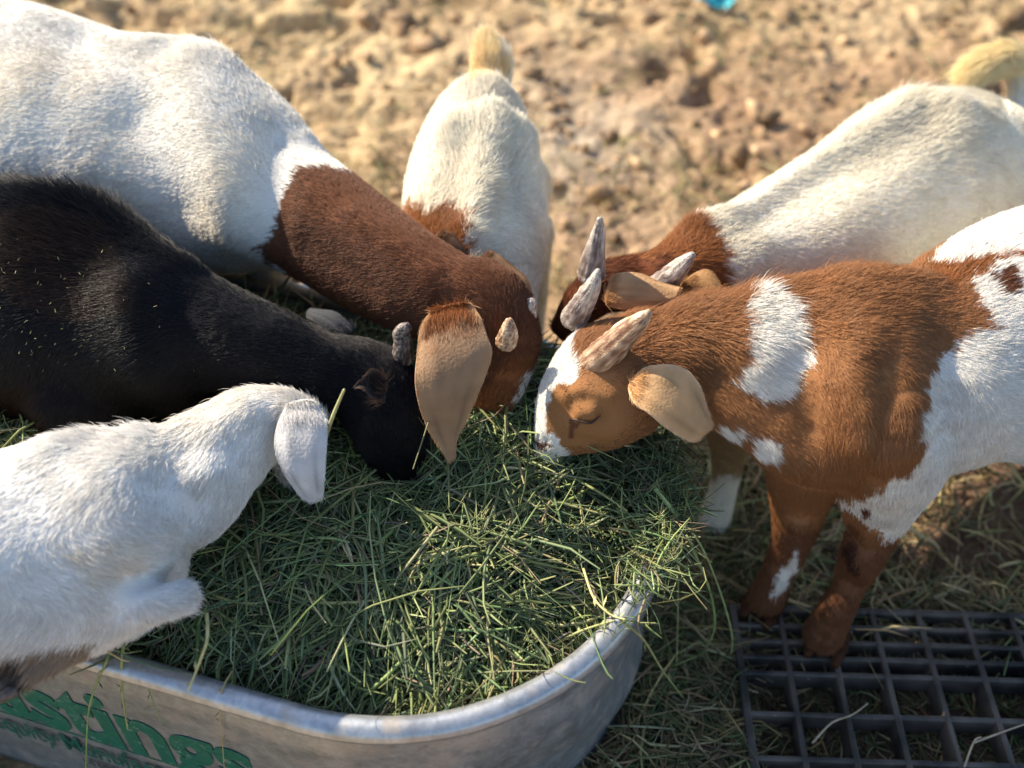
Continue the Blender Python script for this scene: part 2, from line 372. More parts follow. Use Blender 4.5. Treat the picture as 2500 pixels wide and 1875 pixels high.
# hay heap: the packed bed plus the blades lying on it
def build_hay():
    ss = np.linspace(-TR, TL + TR, 120); tt = np.linspace(-TR, TR, 60)
    S, T = np.meshgrid(ss, tt); x = TC[0] + TA[0] * S + TN[0] * T; y = TC[1] + TA[1] * S + TN[1] * T
    x = x.ravel(); y = y.ravel(); e = tank_e(x, y); z = hay_z(x, y) - 0.012
    idx = np.arange(len(x)).reshape(S.shape); F = np.stack([idx[:-1, :-1], idx[1:, :-1], idx[1:, 1:], idx[:-1, 1:]], -1).reshape(-1, 4)
    F = F[(e[F] > 0.008).all(1)]
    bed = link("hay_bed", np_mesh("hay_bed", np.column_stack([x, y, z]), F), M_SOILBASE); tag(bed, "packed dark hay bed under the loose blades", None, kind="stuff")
    n = 24000
    s = rng.uniform(-TR, 0.85, n * 2); t = rng.uniform(-TR, TR, n * 2)
    x = TC[0] + TA[0] * s + TN[0] * t; y = TC[1] + TA[1] * s + TN[1] * t; k = tank_e(x, y) > 0.012; x = x[k][:n]; y = y[k][:n]; n = len(x)
    L = rng.gamma(5.0, 0.0155, n) + 0.012; W = 0.0012 + 0.0042 * rng.random(n) ** 1.5
    big = rng.random(n) < 0.06; L[big] *= 1.9
    D = rand_dir(n, 0.20)
    # swathes share a direction, as raked hay does
    q = np.stack([x, y, 0 * x], -1); sw = fbm(q * 6, 8, 2) * 9.0; pref = np.stack([np.cos(sw), np.sin(sw), 0 * sw], -1); use = rng.random(n) < 0.45
    D[use] = D[use] * 0.45 + pref[use]; D /= np.linalg.norm(D, axis=1)[:, None]
    e = tank_e(x, y); Lmax = np.maximum(e * 1.9, 0.03); L = np.minimum(L, Lmax + 0.04 * (rng.random(n) < 0.1))
    z = hay_z(x, y) + rng.uniform(-0.016, 0.014, n) + np.abs(D[:, 2]) * L * 0.35
    C = np.column_stack([x, y, z]); K = rng.normal(0, 0.15, (n, 3)); K[:, 2] = rng.normal(-0.06, 0.06, n)
    c = pick(HAYPAL, HAYW, n)
    V, F, cc = strands(C, D, L, W, K, c); V = keep_in(V)
    # tufts spilling over the rim at the left and at the right
    P2 = []; O2 = []
    for q in range(260):
        a_ = rng.normal(0.40, 0.08); P2.append(TC + TA * a_ - TN * (TR + rng.normal(0, 0.010))); O2.append(-TN)
    for q in range(900):
        an = rng.normal(1.80, 0.24); o_ = -TN * math.cos(an) - TA * math.sin(an); P2.append(TC + o_ * (TR + rng.normal(0.0, 0.016))); O2.append(o_)
    P2 = np.array(P2); O2 = np.column_stack([np.array(O2), np.full(len(P2), -0.25)]); m = len(P2); D2 = rand_dir(m, 0.3) * 0.8 + O2 * rng.uniform(-0.2, 0.7, (m, 1)); D2 /= np.linalg.norm(D2, axis=1)[:, None]
    V2, F2, c2 = strands(np.column_stack([P2, np.full(m, TH + 0.014) + rng.uniform(0, 0.022, m)]), D2, rng.uniform(0.02, 0.085, m), rng.uniform(0.001, 0.003, m), rng.normal(0, 0.15, (m, 3)), pick(HAYPAL, HAYW, m))
    F = np.concatenate([F, F2 + len(V)]); V = np.concatenate([V, V2]); cc = np.concatenate([cc, c2])
    # long coarse stems lying on top
    m = 2300; s_ = rng.uniform(-TR, 0.7, m * 2); t_ = rng.uniform(-TR, TR, m * 2); P3 = TC[None] + TA[None] * s_[:, None] + TN[None] * t_[:, None]; k3 = tank_e(P3[:, 0], P3[:, 1]) > 0.05; P3 = P3[k3][:m]; m = len(P3)
    D3 = rand_dir(m, 0.10); L3 = np.minimum(rng.uniform(0.06, 0.15, m), tank_e(P3[:, 0], P3[:, 1]) * 1.7 + 0.01)
    V2, F2, c2 = strands(np.column_stack([P3, hay_z(P3[:, 0], P3[:, 1]) + rng.uniform(0.008, 0.020, m)]), D3, L3, rng.uniform(0.0022, 0.0046, m), rng.normal(0, 0.13, (m, 3)), pick(HAYPAL, [8, 26, 3, 26, 12, 5, 14, 7], m), seg=5); V2 = keep_in(V2)
    F = np.concatenate([F, F2 + len(V)]); V = np.concatenate([V, V2]); cc = np.concatenate([cc, c2])
    o = link("hay", np_mesh("hay", V, F, smooth=False, col=cc), M_HAY); tag(o, "green hay heaped in the stock tank", None, kind="stuff")
    # fine chaff and leaf crumbs
    n = 26000
    s = rng.uniform(-TR, 0.85, n * 2); t = rng.uniform(-TR, TR, n * 2)
    x = TC[0] + TA[0] * s + TN[0] * t; y = TC[1] + TA[1] * s + TN[1] * t; k = tank_e(x, y) > 0.01; x = x[k][:n]; y = y[k][:n]; n = len(x)
    C = np.column_stack([x, y, hay_z(x, y) + rng.uniform(-0.014, 0.008, n)])
    V, F, cc = strands(C, rand_dir(n, 0.4), rng.uniform(0.006, 0.022, n), rng.uniform(0.0008, 0.0028, n), rng.normal(0, 0.2, (n, 3)), pick(HAYPAL, HAYW, n), seg=1); V = keep_in(V)
    o = link("hay_leaf_litter", np_mesh("hay_leaf_litter", V, F, smooth=False, col=cc), M_HAY); tag(o, "crumbled green leaf litter mixed through the tank hay", None, kind="stuff")
build_hay()

STRAWPAL = [(0.36, 0.27, 0.12), (0.28, 0.20, 0.10), (0.20, 0.20, 0.08), (0.12, 0.15, 0.06), (0.56, 0.47, 0.25), (0.16, 0.11, 0.06)]
def ground_straw():
    def batch(n, fx, fy, dens, pal, L0, W0, lift, seg=3):
        x = rng.uniform(*fx, n); y = rng.uniform(*fy, n); k = (rng.random(n) < dens(x, y)) & (tank_e(x, y) < -0.01); x = x[k]; y = y[k]; n = len(x)
        L = rng.gamma(4.0, L0 / 4, n) + 0.01; W = rng.uniform(W0 * 0.5, W0 * 1.4, n); D = rand_dir(n, 0.16)
        ing = (x > 0.30) & (y < 0.79) & (fx[1] < 1.0); L = np.where(ing, np.minimum(L, 0.045), L); D[ing, 2] *= 0.2
        z = ground_h(x, y) + rng.uniform(0.001, 1, n) * np.where(ing, 0.010, lift) + np.abs(D[:, 2]) * L * 0.4
        K = rng.normal(0, 0.12, (n, 3)); K[:, 2] *= 0.4
        return strands(np.column_stack([x, y, z]), D, L, W, K, pick(STRAWPAL, pal, n), seg=seg)
    near = lambda x, y: sstep(fbm(np.stack([x, y, 0 * x], -1) * 5, 44, 3), 0.36, 0.52) * (1 - sstep(y, 1.05, 1.35)) * (1 - 0.9 * ((x > 0.52) & (y > 0.84) & (y < 1.12)))
    beside = lambda x, y: (((tank_e(x, y) > -0.17) & (y < 1.0)) | (y < 0.80)) * 1.0 * (1 - 0.8 * ((x > 0.31) & (y < 0.775)))
    far = lambda x, y: sstep(fbm(np.stack([x, y, 0 * x], -1) * 3.2, 64, 3), 0.36, 0.60) * (0.35 + 0.65 * (1 - sstep(y, 1.3, 2.1)))
    out = [batch(20000, (0.15, 1.1), (0.72, 1.4), near, [11, 7, 5, 2, 9, 3], 0.062, 0.0040, 0.022),
           batch(34000, (0.0, 0.78), (0.3, 1.1), beside, [7, 5, 8, 8, 5, 3], 0.055, 0.0030, 0.035),
           batch(6000, (-1.1, -0.2), (0.3, 0.7), beside, [4, 4, 9, 12, 2, 3], 0.05, 0.0022, 0.02),
           batch(30000, (-1.6, 1.6), (1.15, 3.2), far, [10, 8, 7, 3, 5, 3], 0.055, 0.0032, 0.014, 2)]
    V = []; F = []; C = []; o_ = 0
    for v, f, c in out: V.append(v); F.append(f + o_); C.append(c); o_ += len(v)
    o = link("straw", np_mesh("straw", np.concatenate(V), np.concatenate(F), smooth=False, col=np.concatenate(C)), M_STRAW)
    tag(o, "loose straw and dropped hay scattered over the dirt", None, kind="stuff")
ground_straw()

def clods():
    bm = bmesh.new(); bmesh.ops.create_icosphere(bm, subdivisions=1, radius=1); bv = np.array([v.co[:] for v in bm.verts]); bf = np.array([[v.index for v in f.verts] for f in bm.faces]); bm.free()
    n = 3800; x = rng.uniform(-1.7, 1.8, n); y = rng.uniform(1.25, 3.3, n)
    k = rng.random(n) < sstep(x * 0.6 + fbm(np.stack([x, y, 0 * x], -1) * 2, 23, 3) * 1.6, 0.45, 1.3) * 0.9 + 0.12; x = x[k]; y = y[k]; n = len(x)
    r = rng.gamma(1.1, 0.0052, n) + 0.0015
    V = bv[None] * (1 + rng.normal(0, 0.30, (n, len(bv), 1))) * (r[:, None] * rng.uniform(0.6, 1.4, (n, 3)))[:, None, :]
    V = V + np.column_stack([x, y, ground_h(x, y) + r * 0.2])[:, None, :]
    F = bf[None] + (np.arange(n) * len(bv))[:, None, None]
    base = np.array((0.345, 0.235, 0.14)); c = np.clip(base * rng.lognormal(0, 0.3, (n, 1)), 0, 1); c = np.repeat(c[:, None], len(bv), 1)
    o = link("dirt", np_mesh("dirt", V.reshape(-1, 3), F.reshape(-1, 3), col=c.reshape(-1, 3)), M_GROUND); tag(o, "broken clods of brown dirt over the pen floor", None, kind="stuff")
clods()

# ------------------------------------------------------------------ floor grate
def bar_mesh(name, p0, p1, wd, z0, z1):
    p0 = np.array(p0); p1 = np.array(p1); d = (p1 - p0); L = np.linalg.norm(d); d /= L; nrm = np.array((-d[1], d[0]))
    ns = 10; V = []; F = []
    prof = [(-wd / 2 * 1.25, z0), (wd / 2 * 1.25, z0), (wd / 2, z1 - 0.0012), (wd / 2 - 0.0012, z1), (-wd / 2 + 0.0012, z1), (-wd / 2, z1 - 0.0012)]
    for i in range(ns + 1):
        c = p0 + d * L * i / ns
        for o_, z in prof:
            q = c + nrm * (o_ + rng.normal(0, 0.00018)); V.append((q[0], q[1], z + rng.normal(0, 0.0003)))
    m = len(prof)
    for i in range(ns):
        for k in range(m): F.append((i * m + k, i * m + (k + 1) % m, (i + 1) * m + (k + 1) % m, (i + 1) * m + k))
    me = bpy.data.meshes.new(name); me.from_pydata(V, [], F + [tuple(range(m))[::-1], tuple(range(ns * m, ns * m + m))]); me.update(); return me
grate = empty("floor_grate"); tag(grate, "black open grid floor grate lying on the dirt beside the tank", "floor grate")
GA = math.radians(-1.9); ga = np.array((math.cos(GA), math.sin(GA))); gb = np.array((-ga[1], ga[0])); G0 = np.array((0.305, 0.782))
GZ = 0.034
rows = [0, -0.026, -0.0505, -0.0745, -0.0985, -0.156, -0.215, -0.273, -0.331]
ncol = 9; cw = 0.0632
for j, r in enumerate(rows):
    p0 = G0 + gb * r - ga * 0.002; p1 = G0 + gb * r + ga * (cw * (ncol - 1) + 0.002)
    link("cross_bar", bar_mesh("cross_bar", p0, p1, 0.0066 if j not in (0, 8) else 0.009, 0.003, GZ - 0.0012), M_GRATE, grate)
for i in range(ncol):
    p0 = G0 + ga * cw * i + gb * 0.004; p1 = G0 + ga * cw * i + gb * (rows[-1] - 0.004)
    link("long_bar", bar_mesh("long_bar", p0, p1, 0.0072 if i not in (0, ncol - 1) else 0.0095, 0.001, GZ), M_GRATE, grate)

# ------------------------------------------------------------------ tubes for bodies
def catmull(A, sub):
    A = np.asarray(A, float); n = len(A); out = []
    for i in range(n - 1):
        p0 = A[max(i - 1, 0)]; p1 = A[i]; p2 = A[i + 1]; p3 = A[min(i + 2, n - 1)]
        for k in range(sub):
            t = k / sub; out.append(0.5 * ((2 * p1) + (-p0 + p2) * t + (2 * p0 - 5 * p1 + 4 * p2 - p3) * t * t + (-p0 + 3 * p1 - 3 * p2 + p3) * t ** 3))
    out.append(A[-1]); return np.array(out)
def tube_geo(st, sub=5, nr=28, sq=1.0):
    """st rows: centre xyz, side half-vector xyz (in the picture plane), half depth -> closed tube"""
    Q = catmull(st, sub); C = Q[:, :3]; A = Q[:, 3:6]; hb = Q[:, 6]
    T = np.gradient(C, axis=0); T /= np.linalg.norm(T, axis=1)[:, None] + 1e-9
    ra = np.linalg.norm(A, axis=1); A = A - (A * T).sum(1)[:, None] * T * 0.85; A /= np.linalg.norm(A, axis=1)[:, None] + 1e-9
    B = np.cross(T, A); B /= np.linalg.norm(B, axis=1)[:, None] + 1e-9
    th = np.linspace(0, 2 * math.pi, nr, endpoint=False)
    V = C[:, None] + A[:, None] * (np.cos(th)[None, :, None] * ra[:, None, None]) + B[:, None] * (np.sin(th)[None, :, None] * hb[:, None, None])
    # rounded ends
    def cap(i, s):
        o_ = []
        for f, g in ((0.35, 0.92), (0.65, 0.74), (0.88, 0.45)):
            c = C[i] + s * T[i] * min(ra[i], hb[i]) * f
            o_.append(c + (V[i] - C[i]) * g)
        return o_, C[i] + s * T[i] * min(ra[i], hb[i])
    a, pa = cap(0, -1); b, pb = cap(-1, 1)
    loops = a[::-1] + list(V) + b; n = nr; VV = np.concatenate(loops); F = []
    for i in range(len(loops) - 1):
        k = np.arange(n); k2 = (k + 1) % n; F += [(i * n + p, i * n + q, (i + 1) * n + q, (i + 1) * n + p) for p, q in zip(k, k2)]
    m = len(VV); VV = np.vstack([VV, pa, pb]); L0 = (len(loops) - 1) * n
    F += [(m, (p + 1) % n, p) for p in range(n)] + [(m + 1, L0 + p, L0 + (p + 1) % n) for p in range(n)]
    return VV, F, C, T
def E(x1, y1, x2, y2, d, hb):
    p = pt(x1, y1, d); q = pt(x2, y2, d); return np.concatenate([(p + q) / 2, (p - q) / 2, [hb]])
def Rr(x, y, d, r, k=1.0):
    """round station: pixel centre, depth, radius in picture pixels"""
    c = pt(x, y, d); rm = r * d / 2500; return (c, rm, rm * k)
def rstations(lst):
    cs = [l_[0] for l_ in lst]; out = []
    view = np.array((0, S2, -S2))
    for i, (c, r, hb) in enumerate(lst):
        t = cs[min(i + 1, len(cs) - 1)] - cs[max(i - 1, 0)]; a = np.cross(t, view); a /= np.linalg.norm(a) + 1e-9
        out.append(np.concatenate([c, a * r, [hb]]))
    return out
def leg(points):   # (x, y, z, radius_m, k) straight from ground coordinates or px
    out = []
    for (x, y, z, r) in points:
        c = gz(x, y, z); d = proj(c)[2]; out.append((c, r, r))
    return rstations(out)

def make_body(tubes, blobs=(), voxel=0.0055, smooth=10):
    bm = bmesh.new(); segs = []
    for st, flow in tubes:
        V, F, C, T = tube_geo(st)
        vs = [bm.verts.new(v) for v in V]
        for f in F:
            try: bm.faces.new([vs[i] for i in f])
            except ValueError: pass
        segs.append((C, T * flow))
    for c, r in blobs:
        ret = bmesh.ops.create_icosphere(bm, subdivisions=3, radius=1)
        for v in ret['verts']: v.co = Vector([v.co[k] * r[k] + c[k] for k in range(3)])
    bmesh.ops.recalc_face_normals(bm, faces=bm.faces)
    me = bpy.data.meshes.new("tmp"); bm.to_mesh(me); bm.free()
    o = bpy.data.objects.new("tmp", me); COL.objects.link(o)
    md = o.modifiers.new("r", 'REMESH'); md.mode = 'VOXEL'; md.voxel_size = voxel; md.use_smooth_shade = True
    sm = o.modifiers.new("s", 'SMOOTH'); sm.factor = 0.5; sm.iterations = smooth
    dg = bpy.context.evaluated_depsgraph_get(); dg.update()
    m2 = bpy.data.meshes.new_from_object(o.evaluated_get(dg)); COL.objects.unlink(o); bpy.data.objects.remove(o); bpy.data.meshes.remove(me)
    C = np.concatenate([s[0] for s in segs]); T = np.concatenate([s[1] for s in segs])
    return m2, C, T

def mesh_np(me):
    v = np.zeros(len(me.vertices) * 3, np.float32); me.vertices.foreach_get("co", v)
    nrm = np.zeros(len(me.vertices) * 3, np.float32); me.vertices.foreach_get("normal", nrm)
    me.calc_loop_triangles(); t = np.zeros(len(me.loop_triangles) * 3, np.int32); me.loop_triangles.foreach_get("vertices", t)
    return v.reshape(-1, 3).astype(float), nrm.reshape(-1, 3).astype(float), t.reshape(-1, 3)

def add_fur(parent, V, Nn, Tr, colr, flow, L, lift, dens, width=0.00027, clump=0.25, jit=0.10, name="fur", rearshare=0.3):
    """strands rooted on the hide; colr/flow/L/lift are per vertex"""
    a, b, c = V[Tr[:, 0]], V[Tr[:, 1]], V[Tr[:, 2]]
    area = np.linalg.norm(np.cross(b - a, c - a), axis=1) / 2
    ctr = (a + b + c) / 3; nx = (Nn[Tr[:, 0]] + Nn[Tr[:, 1]] + Nn[Tr[:, 2]]); nx /= np.linalg.norm(nx, axis=1)[:, None] + 1e-9
    X, Y, d = proj(ctr); vis = (X > -160) & (X < 2660) & (Y > -160) & (Y < 2035); wide = (X > -900) & (X < 3400) & (d > 0.1)
    view = np.array((0, 0, CAMZ)) - ctr; view /= np.linalg.norm(view, axis=1)[:, None]
    wgt = area * np.where(vis, 1, np.where(wide, 0.22, 0.0)) * np.where((nx * view).sum(1) > -0.3, 1.0, rearshare)
    n = int(wgt.sum() * dens * 1e4)
    if n < 10: return None
    k = rng.choice(len(Tr), n, p=wgt / wgt.sum()); r1 = np.sqrt(rng.random(n)); r2 = rng.random(n)
    bw = np.stack([1 - r1, r1 * (1 - r2), r1 * r2], -1)
    ip = lambda A: (A[Tr[k]] * (bw[:, :, None] if A.ndim == 2 else bw)).sum(1)
    P = ip(V); Nr = ip(Nn); Nr /= np.linalg.norm(Nr, axis=1)[:, None] + 1e-9
    Fl = ip(flow); Ln = ip(L); Lf = ip(lift)
    # colour is taken from ONE corner so that coat borders stay hairy, not blurred
    pickc = np.where(rng.random(n) < bw[:, 0], 0, np.where(rng.random(n) < bw[:, 1] / (1 - bw[:, 0] + 1e-9), 1, 2))
    Cc = colr[Tr[k, pickc]]
    cl = np.stack([fbm(P * 55, 3, 2), fbm(P * 55, 13, 2), fbm(P * 55, 23, 2)], -1) - 0.5
    cl2 = np.stack([vnoise(P * 190, 5), vnoise(P * 190, 6), vnoise(P * 190, 7)], -1) - 0.5
    Dr = Fl + cl * clump * 2.2 + cl2 * clump * 1.3 + rng.normal(0, jit, (n, 3))
    Dr -= (Dr * Nr).sum(1)[:, None] * Nr; Dr /= np.linalg.norm(Dr, axis=1)[:, None] + 1e-9
    Ln = Ln * rng.lognormal(0, 0.22, n) * (0.8 + 0.5 * vnoise(P * 120, 9))
    Lf = np.clip(Lf * rng.lognormal(0, 0.35, n), 0.02, 1.4)
    t = np.array((0, 0.33, 0.68, 1.0))
    up = (t[None] - 0.38 * t[None] ** 2) * Lf[:, None]
    Pts = P[:, None] - Nr[:, None] * 0.0006 + Dr[:, None] * (Ln[:, None] * t[None] / np.sqrt(1 + Lf[:, None] ** 2))[:, :, None] + Nr[:, None] * (Ln[:, None] * up / np.sqrt(1 + Lf[:, None] ** 2))[:, :, None]
    Pts[:, 2:, :] += rng.normal(0, 0.05, (n, 1, 3)) * Ln[:, None, None]
    Pts[:, :, 2] -= (t[None] ** 2) * Ln[:, None] * 0.06
    hc = bpy.data.hair_curves.new(name); hc.add_curves([4] * n)
    hc.attributes["position"].data.foreach_set("vector", Pts.astype(np.float32).ravel())
    ra = hc.attributes.get("radius") or hc.attributes.new("radius", 'FLOAT', 'POINT')
    wd = width * rng.lognormal(0, 0.2, n)
    ra.data.foreach_set("value", (wd[:, None] * np.array((1.0, 0.9, 0.62, 0.12))[None]).astype(np.float32).ravel())
    ca = hc.attributes.new("Col", 'FLOAT_COLOR', 'CURVE')
    cc = np.ones((n, 4), np.float32); cc[:, :3] = np.clip(Cc * rng.lognormal(0, 0.12, (n, 1)) * (0.91 + 0.18 * vnoise(P * 70, 77))[:, None], 0, 0.92); ca.data.foreach_set("color", cc.ravel())
    o = bpy.data.objects.new(name, hc); COL.objects.link(o); hc.materials.append(M_FUR); o.parent = parent
    return o

def goat(label, tubes, blobs, marks, default, furlen=0.011, lift=0.22, dens=75, fluff=(), voxel=0.0055, smooth=10, down=0.35, sculpt=(), tint=None, coat=None, width=0.00027, clump=0.13):
    root = empty("goat"); tag(root, label, "goat")
    me, C, T = make_body(tubes, blobs, voxel, smooth)
    me.name = "body"; V, Nn, Tr = mesh_np(me)
    bvh = BVHTree.FromPolygons([tuple(v) for v in V], [tuple(t) for t in Tr])
    if sculpt:
        o3 = Vector((0, 0, CAMZ)); V2 = V.copy()
        for pts_, r, amt in sculpt:
            P_ = []
            for i in range(len(pts_)):
                if i + 1 < len(pts_):
                    for t in np.linspace(0, 1, 2 + int(math.dist(pts_[i], pts_[i + 1]) / 9))[:-1]: P_.append(np.array(pts_[i]) * (1 - t) + np.array(pts_[i + 1]) * t)
                else: P_.append(np.array(pts_[i]))
            g = np.zeros(len(V))
            for q in P_:
                h = bvh.ray_cast(o3, Vector(pt(q[0], q[1], 1) - np.array((0, 0, CAMZ))), 6)
                if h[0] is not None: g = np.maximum(g, np.exp(-((V - np.array(h[0])) ** 2).sum(1) / r ** 2))
            V2 += Nn * (g * amt)[:, None]
        me.vertices.foreach_set("co", V2.astype(np.float32).ravel()); me.update()
        V, Nn, Tr = mesh_np(me); bvh = BVHTree.FromPolygons([tuple(v) for v in V], [tuple(t) for t in Tr])
    # pigment seeds on the hide
    gx, gy = np.meshgrid(np.arange(-200, 2700, 11.0), np.arange(-200, 2075, 11.0)); gx = gx.ravel(); gy = gy.ravel()
    X, Y, _ = proj(V); k = (gx > X.min()) & (gx < X.max()) & (gy > Y.min()) & (gy < Y.max()); gx = gx[k]; gy = gy[k]
    o3 = Vector((0, 0, CAMZ)); hits = []; hx = []; hy = []
    dirs = pt(0, 0, 1)  # noqa
    U = (gx - 1250) / 2500; W = (gy - 937.5) / 2500
    DD = np.stack([U, S2 * (1 - W), -S2 * (1 + W)], -1)
    for i in range(len(gx)):
        h = bvh.ray_cast(o3, Vector(DD[i]), 6)
        if h[0] is not None: hits.append(tuple(h[0])); hx.append(gx[i]); hy.append(gy[i])
    hits = np.array(hits); hx = np.array(hx); hy = np.array(hy)
    wob = np.stack([fbm(hits * 26, 2, 3), fbm(hits * 26, 12, 3)], -1) - 0.5
    qx = hx + wob[:, 0] * 34; qy = hy + wob[:, 1] * 34
    sc = np.tile(np.array(default, float), (len(hits), 1))
    for poly, c in marks:
        sc[inpoly(qx, qy, poly)] = c
    kd = KDTree(len(hits))
    for i, h in enumerate(hits): kd.insert(h, i)
    kd.balance()
    vi = np.array([kd.find(Vector(v))[1] for v in V])
    colr = sc[vi]
    tone = fbm(V * 7, 66, 3)[:, None]
    colr = colr * (0.86 + 0.28 * tone)
    if tint is not None:
        s = sstep(fbm(V * 5, 99, 3), 0.5, 0.68)[:, None] * 0.5; colr = colr * (1 - s) + colr * np.array(tint) * s
    # comb direction: towards tail / down the leg
    kc = KDTree(len(C))
    for i, c_ in enumerate(C): kc.insert(c_, i)
    kc.balance()
    flow = np.zeros_like(V)
    for i, v in enumerate(V):
        ws = 0
        for (co, j, dist) in kc.find_n(Vector(v), 5):
            g = 1 / (dist + 0.01) ** 2; flow[i] += T[j] * g; ws += g
        flow[i] /= ws
    flow[:, 2] -= down
    L = np.full(len(V), furlen); Lf = np.full(len(V), lift)
    for (fx, fy, r, lm, la) in fluff:
        h = bvh.ray_cast(o3, Vector(pt(fx, fy, 1) - np.array((0, 0, CAMZ))), 6)
        c_ = np.array(h[0]) if h[0] is not None else pt(fx, fy, np.median(proj(V)[2]))
        g = np.exp(-((V - c_) ** 2).sum(1) / r ** 2); L += furlen * (lm - 1) * g; Lf += la * g
    L = np.clip(L, 0.003, furlen * 3.2)
    a = me.color_attributes.new("Col", 'FLOAT_COLOR', 'POINT')
    c4 = np.ones((len(V), 4), np.float32); c4[:, :3] = colr * 0.8; a.data.foreach_set("color", c4.ravel())
    body = link("body", me, M_HIDE, root)
    fo = add_fur(body, V, Nn, Tr, colr, flow, L, Lf, dens, width=width, clump=clump)
    if coat is not None: fo.data.materials[0] = coat
    return root, bvh, body

def ear(root, pairs, thick, bulge, cin, cedge=None, base_col=None, furd=45, sidebend=0.0, crease=0.0025):
    """pairs: (x1,y1,x2,y2,depth); a cupped leaf-like blade with real thickness"""
    st = []
    for (x1, y1, x2, y2, d) in pairs:
        p = pt(x1, y1, d); q = pt(x2, y2, d); st.append(np.concatenate([(p + q) / 2, (p - q) / 2]))
    Q = catmull(st, 7); C = Q[:, :3]; A = Q[:, 3:6]; nr = 26
    T = np.gradient(C, axis=0); Bn = np.cross(A, T); Bn /= np.linalg.norm(Bn, axis=1)[:, None] + 1e-12
    tocam = np.array((0, 0, CAMZ)) - C; sgn = np.sign((Bn * tocam).sum(1)); Bn *= sgn[:, None]
    th = np.linspace(0, 2 * math.pi, nr, endpoint=False); u = np.cos(th); s = np.sin(th)
    wl_ = np.linalg.norm(A, axis=1)
    off = (thick * s * (1 - 0.6 * u ** 2))[None, :] + (bulge * (1 - u ** 2))[None, :] * (wl_ / wl_.max())[:, None] + sidebend * (u ** 3)[None, :] * (wl_ / wl_.max())[:, None]
    V = C[:, None] + A[:, None] * u[None, :, None] + Bn[:, None] * off[:, :, None]
    V = V - Bn[:, None] * (crease * np.exp(-(u / 0.16) ** 2) * (s > 0))[None, :, None] * np.sin(np.linspace(0.3, 2.9, len(C)))[:, None, None]
    nl = len(C); V = V.reshape(-1, 3)
    tl = np.repeat(np.linspace(0, 1, nl), nr); ul = np.tile(u, nl); Bf = Bn.repeat(nr, 0)
    vein = sum(np.exp(-((ul - (c0 + c1 * tl)) / 0.055) ** 2) for c0, c1 in ((-0.1, 0.1), (0.25, 0.35), (-0.4, -0.25), (0.05, 0.75))) * sstep(tl, 0.05, 0.3) * (1 - sstep(tl, 0.75, 0.95))
    wave = np.sin(tl * 9 + ul * 2.2) * 0.0022 * np.abs(ul) ** 1.5 + (fbm(V * 30, 41, 2) - 0.5) * 0.006
    V = V + Bf * (wave + vein * 0.0008)[:, None] * Bn.repeat(nr, 0)
    idx = np.arange(nl * nr).reshape(nl, nr); r_ = np.roll(idx, -1, 1)
    F = np.stack([idx[:-1], r_[:-1], r_[1:], idx[1:]], -1).reshape(-1, 4)
    V = np.vstack([V, C[0] - T[0] * 0.2, C[-1] + T[-1] * 0.3]); m = nl * nr
    F3 = np.array([(m, (p + 1) % nr, p) for p in range(nr)] + [(m + 1, m - nr + p, m - nr + (p + 1) % nr) for p in range(nr)])
    col = np.tile(np.array(cin, float), (len(V), 1)); tt = np.concatenate([np.repeat(np.linspace(0, 1, nl), nr), [0, 1]])
    if base_col is not None:
        k = (1 - sstep(tt + (fbm(V * 70, 8, 2) - 0.5) * 0.25, 0.10, 0.32))[:, None]; col = col * (1 - k) + np.array(base_col) * k
    if cedge is not None:
        uu = np.concatenate([np.tile(np.abs(u), nl), [1, 1]]); k = sstep(uu, 0.75, 1.0)[:, None]; col = col * (1 - k) + np.array(cedge) * k
    col = col * (0.72 + 0.56 * fbm(V * 55, 19, 4)[:, None]); col[:nl * nr] *= (1 - 0.28 * np.clip(vein, 0, 1))[:, None]
    me = np_mesh("ear", V, [F, F3], col=col)
    bm = bmesh.new(); bm.from_mesh(me); bmesh.ops.recalc_face_normals(bm, faces=bm.faces); bm.to_mesh(me); bm.free()
    o = link("ear", me, M_EAR, root)
    Vv, Nn, Tr = mesh_np(me); fl = np.vstack([np.repeat(T / (np.linalg.norm(T, axis=1)[:, None] + 1e-9), nr, 0), T[0], T[-1]])
    LL = 0.0038 + 0.010 * (1 - sstep(tt, 0.0, 0.3)); add_fur(o, Vv, Nn, Tr, col, fl, LL, np.full(len(Vv), 0.06), furd * 6, width=0.00018, clump=0.06, jit=0.07)
    return o

